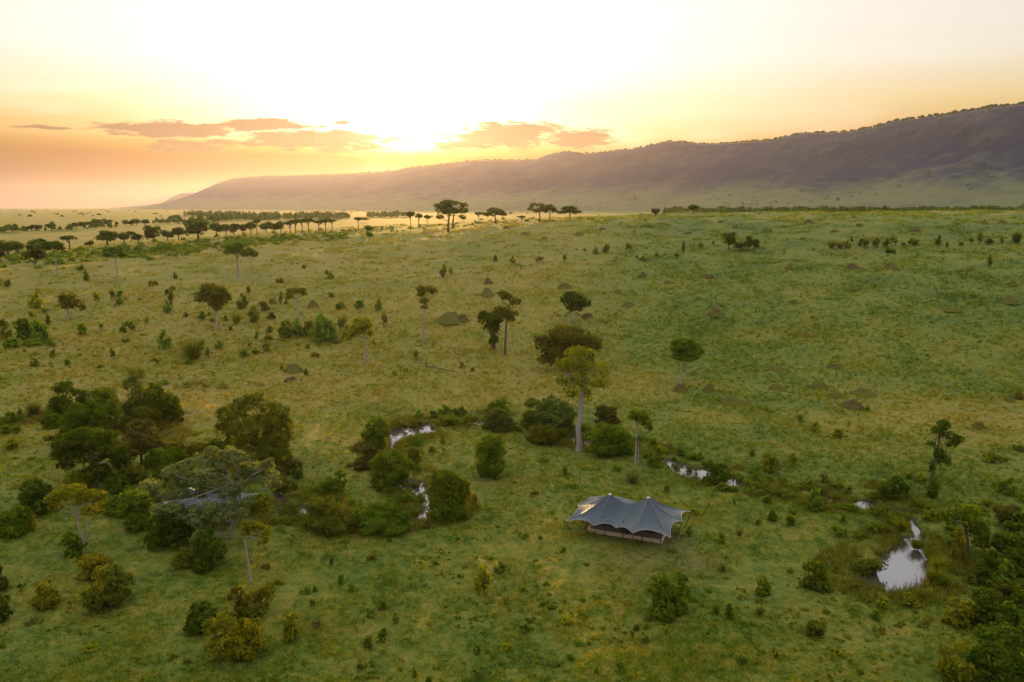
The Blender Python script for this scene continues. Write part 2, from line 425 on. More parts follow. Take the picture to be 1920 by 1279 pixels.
wood = t.m('ADD', t.m('MULTIPLY', t.smooth(hz.outputs[2], 50, 170), .55), t.m('MULTIPLY', t.m('SUBTRACT', open_, .5), .9))
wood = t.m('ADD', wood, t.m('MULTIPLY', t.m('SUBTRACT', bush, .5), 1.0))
hc_ = t.ramp(wood, [(0, (.095, .098, .040)), (.22, (.062, .067, .040)), (.5, (.019, .024, .034)), (1, (.009, .013, .023))])  # woods shifted to blue-grey, distance haze put into the colour
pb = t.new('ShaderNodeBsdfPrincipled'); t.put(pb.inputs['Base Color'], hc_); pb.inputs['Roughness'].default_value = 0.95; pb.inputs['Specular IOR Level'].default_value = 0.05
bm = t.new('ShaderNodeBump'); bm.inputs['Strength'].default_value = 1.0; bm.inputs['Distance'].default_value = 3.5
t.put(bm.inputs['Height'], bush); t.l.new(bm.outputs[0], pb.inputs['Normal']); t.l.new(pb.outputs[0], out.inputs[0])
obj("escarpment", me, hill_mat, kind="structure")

# farther flat-topped spur beyond the end of the escarpment
RID2 = [(250, 389), (290, 386), (305, 380), (322, 370), (335, 364), (345, 362), (420, 361), (520, 362)]
D2 = 13200.0
pu2 = np.linspace(250, 520, 80); ty2 = np.interp(pu2, [r[0] for r in RID2], [r[1] for r in RID2])
V = []; nv2 = 10
for a, b in zip(pu2, ty2):
    d = ray(a, b); P = np.array([0, 0, CAM_H]) + d * D2
    for j in range(nv2):
        s = (j - 3) / (nv2 - 4)
        zz = P[2] if s <= 0 else 15 + (P[2] - 15) * (1 - s) ** 1.6
        V.append((P[0] * (1 - .07 * s), P[1] * (1 - .07 * s), zz + (6 * math.sin(a * .7 + j) if s > 0 else 0)))
idx = np.arange(80 * nv2).reshape(80, nv2)
quads = np.stack([idx[:-1, :-1], idx[1:, :-1], idx[1:, 1:], idx[:-1, 1:]], -1).reshape(-1, 4)
me = mesh_np("distant_hill", V, quads[:, ::-1]); smooth_mesh(me)
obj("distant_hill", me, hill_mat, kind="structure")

# ------------------------------------------------------------------ haze: one closed box of even pale air
HX, HY0, HY1, HZ0, HZ1 = 15500.0, -15500.0, 15500.0, -16.0, 440.0
V = [(x, y, z) for z in (HZ0, HZ1) for x, y in ((-HX, HY0), (HX, HY0), (HX, HY1), (-HX, HY1))]
me = mesh_np("haze", V, [(0, 3, 2, 1), (4, 5, 6, 7), (0, 1, 5, 4), (1, 2, 6, 5), (2, 3, 7, 6), (3, 0, 4, 7)])
haze_mat, t, out = new_mat("haze_air")
pv = t.new('ShaderNodeVolumePrincipled')
pv.inputs['Color'].default_value = (.68, .69, .93, 1)
pv.inputs['Density'].default_value = 2.2e-5
pv.inputs['Density Attribute'].default_value = ""
pv.inputs['Anisotropy'].default_value = 0.66
t.l.new(pv.outputs[0], out.inputs['Volume'])
obj("haze", me, haze_mat, kind="stuff")
# ------------------------------------------------------------------ foliage and bark
COLS = dict(dk=(.050, .078, .008), gr=(.074, .112, .009), ol=(.084, .094, .011), yg=(.120, .136, .009), gy=(.105, .125, .046), br=(.078, .076, .020), au=(.140, .122, .011), sg=(.072, .094, .020))
fol_mat, t, out = new_mat("foliage")
oi = t.new('ShaderNodeObjectInfo')
at_ = t.new('ShaderNodeAttribute'); at_.attribute_name = "tint"
tint = at_.outputs['Fac']
hs = t.new('ShaderNodeHueSaturation'); t.put(hs.inputs['Color'], oi.outputs['Color'])
t.put(hs.inputs['Hue'], t.m('ADD', 0.488, t.m('MULTIPLY', oi.outputs['Random'], 0.024)))
t.put(hs.inputs['Value'], t.m('ADD', 0.85, t.m('MULTIPLY', oi.outputs['Random'], 0.3)))
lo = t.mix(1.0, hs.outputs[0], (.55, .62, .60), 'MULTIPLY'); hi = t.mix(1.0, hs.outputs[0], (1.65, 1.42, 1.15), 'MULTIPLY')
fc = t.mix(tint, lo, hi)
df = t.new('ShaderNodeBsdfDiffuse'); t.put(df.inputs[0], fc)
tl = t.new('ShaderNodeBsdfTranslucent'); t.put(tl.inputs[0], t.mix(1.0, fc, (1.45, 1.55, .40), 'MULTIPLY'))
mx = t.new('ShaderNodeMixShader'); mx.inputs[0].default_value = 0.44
t.l.new(df.outputs[0], mx.inputs[1]); t.l.new(tl.outputs[0], mx.inputs[2]); t.l.new(mx.outputs[0], out.inputs[0])

def bark(name, c1, c2):
    m, t, out = new_mat(name)
    co = t.new('ShaderNodeTexCoord').outputs['Object']
    n1 = t.noise(co, 2.5, 4, .65, .6)
    d = t.new('ShaderNodeBsdfDiffuse'); t.put(d.inputs[0], t.mix(n1, c1, c2))
    b = t.new('ShaderNodeBump'); b.inputs['Strength'].default_value = .8; b.inputs['Distance'].default_value = .06
    t.put(b.inputs['Height'], t.noise(co, 6, 3, .7)); t.l.new(b.outputs[0], d.inputs['Normal'])
    t.l.new(d.outputs[0], out.inputs[0]); return m
bark_pale = bark("pale_bark", (.30, .26, .21), (.16, .13, .105))
bark_dark = bark("dark_bark", (.10, .078, .058), (.05, .038, .028))

RNG = np.random.default_rng(7)
def unit(rng, n):
    v = rng.normal(size=(n, 3)); return v / (np.linalg.norm(v, axis=1)[:, None] + 1e-9)
def leaf_cloud(blobs, leaf, cover, rng, clump=0.36, interior=0.16, zbias=-0.35, jitter=1.0):
    """leaf quads spread over clumps on each crown lobe; returns corners (n,4,3) and tint (n)"""
    Q, T = [], []
    for (c, r) in blobs:
        c = np.asarray(c, float); r = np.asarray(r, float)
        p = 1.6; a, b, d = r
        area = 4 * math.pi * ((((a * b) ** p + (a * d) ** p + (b * d) ** p) / 3) ** (1 / p))
        n = max(24, int(cover * area / (leaf * leaf * 0.72)))
        ns = int(np.clip(2.6 / clump ** 2, 6, 60))
        sd = unit(rng, ns * 3); sd = sd[sd[:, 2] > zbias][:ns]; ns = len(sd)
        sc = sd * (1 - clump * 0.72) * rng.uniform(.66, 1.2, (ns, 1))
        sr = clump * rng.uniform(.5, 1.3, ns)
        st = rng.uniform(0, 1, ns)
        k = rng.integers(0, ns, n)
        u = unit(rng, n)
        flip = np.sum(u * sd[k], axis=1) < -0.35; u[flip] *= -1
        rad = rng.uniform(.55, 1.05, n) ** 0.7
        pos = sc[k] + u * (sr[k] * rad)[:, None]
        inn = rng.uniform(size=n) < interior
        pos[inn] = unit(rng, int(inn.sum())) * (rng.uniform(0, .75, int(inn.sum())) ** .5)[:, None]
        nrm = u * .95 + sd[k] * .45 + rng.normal(size=(n, 3)) * .38 * jitter
        nrm /= np.linalg.norm(nrm, axis=1)[:, None] + 1e-9
        tv = np.cross(nrm, unit(rng, n)); tv /= np.linalg.norm(tv, axis=1)[:, None] + 1e-9
        bv = np.cross(nrm, tv)
        P = c + pos * r
        s = leaf * rng.uniform(.65, 1.35, n) * np.where(inn, 1.5, 1.0)
        tv = tv * (s * .62)[:, None]; bv = bv * (s * .40)[:, None]
        Q.append(np.stack([P - tv, P - bv * 1.1 + tv * .1, P + tv, P + bv], 1))
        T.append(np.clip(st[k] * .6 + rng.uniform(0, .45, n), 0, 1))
    return np.concatenate(Q), np.concatenate(T)
def leaf_mesh(name, Q, T):
    n = len(Q)
    me = mesh_np(name, Q.reshape(-1, 3), np.arange(4 * n).reshape(n, 4))
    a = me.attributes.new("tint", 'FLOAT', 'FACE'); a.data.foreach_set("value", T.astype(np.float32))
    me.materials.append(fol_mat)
    return me
def blade_mesh(P, H, W, lean, T, rng, name, mat):
    """upright pointed blades: P (n,3) roots"""
    n = len(P); a = rng.uniform(0, 2 * math.pi, n)
    side = np.stack([np.cos(a), np.sin(a), np.zeros(n)], 1) * (W / 2)[:, None]
    top = P + lean + np.stack([np.zeros(n), np.zeros(n), H], 1)
    V = np.stack([P - side, P + side, top], 1).reshape(-1, 3)
    me = mesh_np(name, V, np.arange(3 * n).reshape(n, 3))
    at = me.attributes.new("tint", 'FLOAT', 'FACE'); at.data.foreach_set("value", T.astype(np.float32))
    me.materials.append(mat); return me
def tubes(name, paths, mat, sides=7):
    """paths: list of (points (k,3), radii (k,)) joined into one bark mesh"""
    V, Fc = [], []; off = 0
    for pts, rad in paths:
        pts = np.asarray(pts, float); k = len(pts)
        tg = np.gradient(pts, axis=0); tg /= np.linalg.norm(tg, axis=1)[:, None] + 1e-9
        ref = np.array([0.31, 0.95, 0.05]); e1 = np.cross(tg, ref); e1 /= np.linalg.norm(e1, axis=1)[:, None] + 1e-9
        e2 = np.cross(tg, e1)
        th = np.linspace(0, 2 * math.pi, sides, endpoint=False)
        ring = pts[:, None] + (e1[:, None] * np.cos(th)[None, :, None] + e2[:, None] * np.sin(th)[None, :, None]) * np.asarray(rad)[:, None, None]
        V.append(ring.reshape(-1, 3))
        i = np.arange(k * sides).reshape(k, sides); j = np.roll(i, -1, 1)
        Fc.append(np.stack([i[:-1], j[:-1], j[1:], i[1:]], -1).reshape(-1, 4) + off); off += k * sides
    me = mesh_np(name, np.concatenate(V), np.concatenate(Fc)); smooth_mesh(me); me.materials.append(mat); return me
def bend(a, b, n, rng, amt):
    a = np.asarray(a, float); b = np.asarray(b, float); t = np.linspace(0, 1, n)[:, None]
    L = np.linalg.norm(b - a); off = rng.normal(size=3) * amt * L; off[2] = abs(off[2]) * .5
    return a + (b - a) * t + off * (4 * t * (1 - t))

LAND = []           # (phrase, x, y) things that other labels may refer to
PLACED = []
def plant(name, label, cat, base, blobs, col, trunk=None, tw=None, bk=None, cover=1.25, leaf=None, group=None, mark=None, clump=.36, limbs=True, sink=0.06, jitter=1.0, interior=.16, zbias=-.35, extra=()):
    """a tree or bush: base pixel on the ground, crown lobes as photo-pixel ellipses (cx, cy, rx, ry[, depth offset in rx])"""
    rng = np.random.default_rng(abs(hash((round(base[0]), round(base[1])))) % (2 ** 31))
    P, dep = at(*base); mpp = dep / FPX
    lf = leaf or float(np.clip(dep * 0.0023, .21, .8))
    def loc(px, py, off=0.0):
        return np.array([(px - base[0]) * mpp, off, (base[1] - py) * mpp * 1.03])
    bl = []
    for b in blobs:
        off = b[4] if len(b) > 4 else rng.uniform(-.55, .55)
        rr = np.array([b[2] * mpp, b[2] * mpp * .92, b[3] * mpp])
        c = loc(b[0], b[1], off * b[2] * mpp)
        bl.append((c, rr))
    root = obj(name, None, label=label, category=cat, group=group); root.empty_display_size = .3
    root.location = (P[0], P[1], P[2] - sink)
    if trunk is None:      # bushes are leafy to the ground
        xs0, xs1 = min(q[0][0] - q[1][0] for q in bl), max(q[0][0] + q[1][0] for q in bl); zt = max(q[0][2] + q[1][2] for q in bl); wd = xs1 - xs0
        for q in range(5):
            sx_ = (xs0 + xs1) / 2 + wd * rng.uniform(-.26, .26); ra = wd * rng.uniform(.20, .30)
            bl.append((np.array([sx_, wd * rng.uniform(-.2, .2), zt * rng.uniform(.12, .26)]), np.array([ra, ra, max(.3, zt * rng.uniform(.2, .3))])))
    Q, T = leaf_cloud(bl, lf, cover, rng, clump=clump, jitter=jitter, interior=interior, zbias=zbias)
    keep = Q[:, :, 2].min(1) > -0.1; Q, T = Q[keep], T[keep]
    tree = trunk is not None
    cr = obj("crown" if tree else "foliage", leaf_mesh(name + "_leaves", Q, T), parent=root); cr.color = (*COLS[col], 1)
    bk = bk or (bark_pale if tree else bark_dark)
    paths = []
    if tree:
        pts = np.array([loc(*q) for q in trunk]); r0 = (tw or 6) * mpp / 2
        k = len(pts); tt = np.linspace(0, 1, max(8, k * 3))
        sp = np.stack([np.interp(tt, np.linspace(0, 1, k), pts[:, j]) for j in range(3)], 1)
        sp[1:-1, :2] += rng.normal(size=(len(sp) - 2, 2)) * r0 * .10
        sp[0, 2] -= .4
        rad = r0 * (1 - .55 * tt); rad[0] *= 1.35
        paths.append((sp, rad)); tip = sp[-1]; top_r = rad[-1]
        if limbs:
            for c, rr in bl:
                st = sp[int(len(sp) * rng.uniform(.62, .98))]
                en = c + rng.normal(size=3) * rr * .15
                pth = bend(st, en, 6, rng, .10)
                paths.append((pth, np.linspace(max(.04, top_r * .7), .025, 6)))
                for q in range(2):
                    e2 = c + unit(rng, 1)[0] * rr * .75
                    paths.append((bend(pth[3], e2, 4, rng, .1), np.linspace(max(.03, top_r * .35), .015, 4)))
        for ex in extra:
            ep = np.array([loc(*q) for q in ex[:-1]]); ep[0, 2] -= .2
            paths.append((ep, np.linspace(ex[-1] * mpp / 2, ex[-1] * mpp / 6, len(ep))))
        obj("trunk", tubes(name + "_trunk", paths, bk), parent=root)
    else:
        for c, rr in bl:
            st = np.array([rng.normal() * .25, rng.normal() * .25, -.25])
            paths.append((bend(st, c, 5, rng, .08), np.linspace(.085, .03, 5)))
        obj("stems", tubes(name + "_stems", paths, bk, 5), parent=root)
    if mark: LAND.append((mark, P[0], P[1]))
    return root

# ---- shared small plants: unit size (1 wide, 1 tall), copied with their own place, size and turn
def proto_round(seed, lobes=5, leaf=.14):
    r = np.random.default_rng(seed); b = []
    for k in range(lobes + 3):
        a = r.uniform(0, 6.28); q = r.uniform(.05, .33); s = r.uniform(.12, .25)
        b.append(((q * math.cos(a), q * math.sin(a), r.uniform(.25, .85) * (1 - q)), (s, s * r.uniform(.7, 1.1), s * r.uniform(.8, 1.3))))
    b.append(((.05, 0, .2), (.36, .33, .22)))
    return leaf_mesh("shrub_leaves", *leaf_cloud(b, leaf, .62, r, clump=.5, jitter=1.6, zbias=-.6))
def proto_mound(seed):
    r = np.random.default_rng(seed)
    b = [((r.uniform(-.38, .38), r.uniform(-.38, .38), r.uniform(.1, .4)), (r.uniform(.14, .28), r.uniform(.14, .28), r.uniform(.25, .55))) for k in range(7)]
    return leaf_mesh("tussock_leaves", *leaf_cloud(b, .14, .6, r, clump=.5, jitter=1.7))
def proto_upright(seed):
    r = np.random.default_rng(seed); b = []
    for k in range(4):
        x, y = r.uniform(-.22, .22, 2); hgt = r.uniform(.6, 1.0)
        b.append(((x, y, hgt * .55), (.17, .17, hgt * .46)))
    return leaf_mesh("upright_leaves", *leaf_cloud(b, .13, .75, r, clump=.45))
def proto_wispy(seed):
    r = np.random.default_rng(seed); n = 420
    a = r.uniform(0, 6.28, n); q = r.uniform(0, .16, n)
    P = np.stack([q * np.cos(a), q * np.sin(a), r.uniform(0, .35, n)], 1)
    sp = r.uniform(.05, .58, n); H = r.uniform(.25, .66, n)
    lean = np.stack([np.cos(a) * sp, np.sin(a) * sp, np.zeros(n)], 1)
    return blade_mesh(P, H, r.uniform(.02, .05, n), lean, r.uniform(0, 1, n), r, "wispy_leaves", fol_mat)
PROTO = {'r': [proto_round(11, 5), proto_round(12, 6), proto_round(13, 4), proto_round(14, 7)], 'm': [proto_mound(21), proto_mound(22), proto_mound(23)],
         'u': [proto_upright(31), proto_upright(32), proto_upright(33)], 'w': [proto_wispy(41), proto_wispy(42)]}
def proto_stem(seed):
    r = np.random.default_rng(seed); ps = []
    for k in range(5):
        a = r.uniform(0, 6.28)
        ps.append((bend((.04 * math.cos(a), .04 * math.sin(a), -.12), (.25 * math.cos(a), .25 * math.sin(a), r.uniform(.4, .75)), 4, r, .08), np.linspace(.028, .01, 4)))
    return tubes("shrub_stems", ps, bark_dark, 4)
STEMS = [proto_stem(51), proto_stem(52)]
# far trees: unit crown and trunk (1 wide, 1 tall)
def proto_tree(kind, seed):
    r = np.random.default_rng(seed); b = []
    if kind == 'ball':
        z0 = .60
        for k in range(5):
            a = r.uniform(0, 6.28); b.append(((.2 * math.cos(a), .2 * math.sin(a), z0 + r.uniform(-.12, .14)), (.28, .28, .24)))
        b.append(((0, 0, .64), (.38, .38, .32)))
    elif kind == 'flat':
        for k in range(8):
            a = k * .785 + r.uniform(-.2, .2); b.append(((.28 * math.cos(a), .28 * math.sin(a), .78 + r.uniform(-.04, .05)), (.22, .22, .11)))
        b.append(((0, 0, .84), (.34, .34, .14)))
    elif kind == 'lolli':
        for k in range(4):
            a = r.uniform(0, 6.28); b.append(((.18 * math.cos(a), .18 * math.sin(a), .82 + r.uniform(-.05, .05)), (.3, .3, .13)))
        b.append(((0, 0, .83), (.42, .42, .16)))
    else:
        for k in range(7):
            a = r.uniform(0, 6.28); q = r.uniform(.1, .3); b.append(((q * math.cos(a), q * math.sin(a), r.uniform(.38, .84)), (.23, .23, .18)))
        b.append(((0, 0, .52), (.40, .40, .30)))
    crown = leaf_mesh("crown_leaves", *leaf_cloud(b, .085, 1.0, r, clump=.42))
    ps = [(np.array([(0, 0, -.06), (.01, .0, .25), (.0, .01, .55), (0, 0, .72)]), np.array([.045, .034, .028, .016]))]
    for c, rr in b[:5]: ps.append((bend((0, 0, .42), c, 4, r, .06), np.linspace(.018, .008, 4)))
    return crown, tubes("tree_trunk", ps, bark_dark, 6)
TREEP = {k: [proto_tree(k, s + 60) for s in range(n)] for k, n in (('ball', 3), ('flat', 3), ('lolli', 3), ('bushy', 3))}
for _l in TREEP['lolli']: pass

CWORD = dict(dk="dark green", gr="green", ol="olive", yg="yellow-green", gy="grey-green", br="brownish", au="golden yellow", sg="sage green")
PEND = []          # things whose labels are written once every landmark is known
def sized(h): return "tiny" if h < 1.0 else "small" if h < 1.8 else "medium" if h < 3.0 else "large"
def shrub(px, py, wpx, hpx, kind='r', col='gr'):
    P, dep = at(px, py); mpp = dep / FPX
    sw, sh = wpx * mpp * 1.12, hpx * mpp * 1.12
    k = len(PEND)
    nm = {'r': 'shrub', 'm': 'low_shrub', 'u': 'upright_shrub', 'w': 'feathery_shrub'}[kind]
    me = PROTO[kind][k % len(PROTO[kind])]
    if hpx >= 15 and kind in 'ru':
        o = obj(nm, None, category="shrub"); o.empty_display_size = .3
        f = obj("foliage", me, parent=o); f.color = (*(q * 1.2 for q in COLS[col]), 1); s = obj("stems", STEMS[k % 2], parent=o)
    else:
        o = obj(nm, me, category="shrub"); o.color = (*(q * 1.2 for q in COLS[col]), 1)
    o.location = (P[0], P[1], P[2] - .05); o.rotation_euler = (0, 0, (k * 2.399) % 6.283); o.scale = (sw, sw, sh)
    o["group"] = "shrubs scattered over the grassland"
    what = {'r': 'rounded shrub', 'm': 'low spreading shrub', 'u': 'upright shrub', 'w': 'feathery shrub'}[kind]
    PEND.append((o, f"{sized(sh)} {CWORD[col]} {what}", P[0], P[1]))
    return o
def far_tree(px, py, wpx, hpx, kind='ball', col='dk', group="trees along the far rise", depth=None, name=None):
    if depth is None: P, dep = at(px, py)
    else:
        d = ray(px, py) * depth; P = np.array([d[0], d[1], hg1(d[0], d[1])]); dep = depth
    mpp = dep / FPX; k = len(PEND)
    c, tk = TREEP[kind][k % 3]
    o = obj(name or {'ball': 'round_tree', 'flat': 'umbrella_tree', 'lolli': 'slender_tree', 'bushy': 'bushy_tree'}[kind], None, category="tree", group=group)
    o.empty_display_size = 1
    a = obj("crown", c, parent=o); a.color = (*COLS[col], 1); obj("trunk", tk, parent=o)
    o.location = (P[0], P[1], P[2] - .1); o.rotation_euler = (0, 0, (k * 2.399) % 6.283)
    fat = 1.18 if kind in ('ball', 'bushy') else 1.22
    o.scale = (wpx * mpp * fat, wpx * mpp * fat, hpx * mpp * 1.08)
    what = {'ball': 'round-crowned tree', 'flat': 'flat-topped tree', 'lolli': 'slender tree with small crown', 'bushy': 'bushy tree'}[kind]
    PEND.append((o, f"{CWORD[col]} {what}", P[0], P[1]))
    return o

mound_mat, t, out = new_mat("termite_earth")
co = t.new('ShaderNodeTexCoord').outputs['Object']
mn = t.noise(co, 2.4, 4, .65, .5)
oi = t.new('ShaderNodeObjectInfo')
mc = t.mix(mn, (.042, .028, .012), (.080, .056, .024))
gn = t.smooth(t.m('ADD', t.noise(co, 1.7, 3, .6), t.m('MULTIPLY', t.m('SUBTRACT', oi.outputs['Random'], .5), .35)), .30, .52)
mc = t.mix(gn, mc, (.075, .070, .015))
d = t.new('ShaderNodeBsdfDiffuse'); t.put(d.inputs[0], mc)
b = t.new('ShaderNodeBump'); b.inputs['Strength'].default_value = .9; b.inputs['Distance'].default_value = .08
t.put(b.inputs['Height'], t.noise(co, 9, 4, .7)); t.l.new(b.outputs[0], d.inputs['Normal']); t.l.new(d.outputs[0], out.inputs[0])
def proto_mound_earth(seed, steep):
    n, m = 14, 26; r = np.linspace(0, 1, n); th = np.linspace(0, 2 * math.pi, m, endpoint=False)
    R, TH = np.meshgrid(r, th, indexing='ij'); x = .5 * R * np.cos(TH); y = .5 * R * np.sin(TH)
    z = np.cos(np.minimum(R, 1) * math.pi / 2) ** (1.0 * steep ** .5) * (1 + .75 * fbm(x * 3.5 + seed * 3.3, y * 3.5, seed, 2)) + .16 * fbm(x * 9 + seed, y * 9, seed + 2, 2) * (1 - R) + .12 * fbm(x * 14, y * 14, seed + 5, 2) * (1 - R) - .14 * R
    wob = 1 + .35 * fbm(np.cos(TH) * 1.5 + seed, np.sin(TH) * 1.5, seed + 9, 2); x *= wob; y *= wob
    i = np.arange(n * m).reshape(n, m); j = np.roll(i, -1, 1)
    me = mesh_np("mound", np.stack([x, y, z], -1).reshape(-1, 3), np.stack([i[:-1], i[1:], j[1:], j[:-1]], -1).reshape(-1, 4)); smooth_mesh(me)
    me.materials.append(mound_mat); return me
MOUNDP = [proto_mound_earth(1, 1.6), proto_mound_earth(2, 2.0), proto_mound_earth(3, 1.4), proto_mound_earth(4, 1.7)]
def mound(px, py, wpx, hpx, label=None):
    P, dep = at(px, py); mpp = dep / FPX; k = len(PEND)
    o = obj("termite_mound", MOUNDP[k % 4], category="termite mound", group="termite mounds dotted over the grassland")
    o.location = (P[0], P[1], P[2] - .08); o.rotation_euler = (0, 0, (k * 2.399) % 6.283); sw = wpx * mpp * 1.45; o.scale = (sw, sw, hpx * mpp * 1.0)
    if label: o["label"] = label
    else: PEND.append((o, ("broad low" if wpx > 2.6 * hpx else "steep dark") + " termite mound", P[0], P[1]))
    return o
# ------------------------------------------------------------------ tents
def fabric(name, c, c2, transl, rough=.6, spec=.3, sheen=0.0):
    m, t, out = new_mat(name)
    co = t.new('ShaderNodeTexCoord').outputs['Object']
    n = t.noise(co, .9, 4, .6, .3)
    cc = t.mix(n, c, c2)
    d = t.new('ShaderNodeBsdfPrincipled'); t.put(d.inputs['Base Color'], cc); d.inputs['Roughness'].default_value = rough; d.inputs['Specular IOR Level'].default_value = spec
    d.inputs['Sheen Weight'].default_value = sheen; d.inputs['Sheen Roughness'].default_value = .35; d.inputs['Sheen Tint'].default_value = (1, .95, .9, 1)
    tr = t.new('ShaderNodeBsdfTranslucent'); t.put(tr.inputs[0], cc)
    b = t.new('ShaderNodeBump'); b.inputs['Strength'].default_value = .35; b.inputs['Distance'].default_value = .05
    t.put(b.inputs['Height'], t.noise(co, 2.2, 3, .5, 1.0)); t.l.new(b.outputs[0], d.inputs['Normal'])
    mx = t.new('ShaderNodeMixShader'); mx.inputs[0].default_value = transl
    t.l.new(d.outputs[0], mx.inputs[1]); t.l.new(tr.outputs[0], mx.inputs[2]); t.l.new(mx.outputs[0], out.inputs[0]); return m
fly_mat = fabric("grey_canvas_fly", (.020, .033, .043), (.028, .042, .053), .05, .42, .32, .12)
seam_light_mat = fabric("canvas_seam_highlight", (.11, .125, .135), (.14, .155, .165), .05)  # seams paler than the fly: light along the ridges put into the colour
seam_mat = fabric("pale_edge_webbing", (.50, .45, .38), (.42, .38, .32), .05)
wall_mat = fabric("brown_mesh_wall", (.085, .072, .058), (.11, .092, .075), .05)
deck_mat, t, out = new_mat("timber_deck")
co = t.new('ShaderNodeTexCoord').outputs['Object']
d = t.new('ShaderNodeBsdfDiffuse'); t.put(d.inputs[0], t.mix(t.noise(co, 3, 4, .6, 1.0), (.42, .32, .20), (.30, .22, .135))); t.l.new(d.outputs[0], out.inputs[0])
pole_mat, t, out = new_mat("dark_timber_pole")
d = t.new('ShaderNodeBsdfDiffuse'); t.put(d.inputs[0], t.mix(t.noise(t.new('ShaderNodeTexCoord').outputs['Object'], 4, 3, .6), (.065, .035, .022), (.11, .065, .04))); t.l.new(d.outputs[0], out.inputs[0])

def box_mesh(name, lo, hi, mat, rz=0):
    x0, y0, z0 = lo; x1, y1, z1 = hi
    V = [(x, y, z) for z in (z0, z1) for x, y in ((x0, y0), (x1, y0), (x1, y1), (x0, y1))]
    me = mesh_np(name, V, [(0, 3, 2, 1), (4, 5, 6, 7), (0, 1, 5, 4), (1, 2, 6, 5), (2, 3, 7, 6), (3, 0, 4, 7)]); me.materials.append(mat); return me
PA, PB = np.array([2.0, 1.9, 4.3]), np.array([6.35, 2.6, 4.3])
RIM = [np.array(p) for p in ((-1.9, -2.3, 1.85), (1.3, -2.15, 1.75), (3.9, -2.15, 1.95), (5.9, -2.45, 1.75), (10.0, -2.0, 1.72), (10.45, 2.0, 2.2), (10.75, 5.6, 2.1),
                             (7.7, 5.0, 1.95), (5.2, 5.1, 2.0), (2.5, 6.5, 2.15), (-1.4, 5.4, 2.15), (-2.1, 2.2, 2.1))]
APEX = ['A', 'A', 'AB', 'B', 'B', 'B', 'B', 'B', 'AB', 'A', 'A', 'A']
def saddle(s):
    p = PA + (PB - PA) * s; return p - np.array([0, 0, 1.0]) * (4 * s * (1 - s)) * 1.05
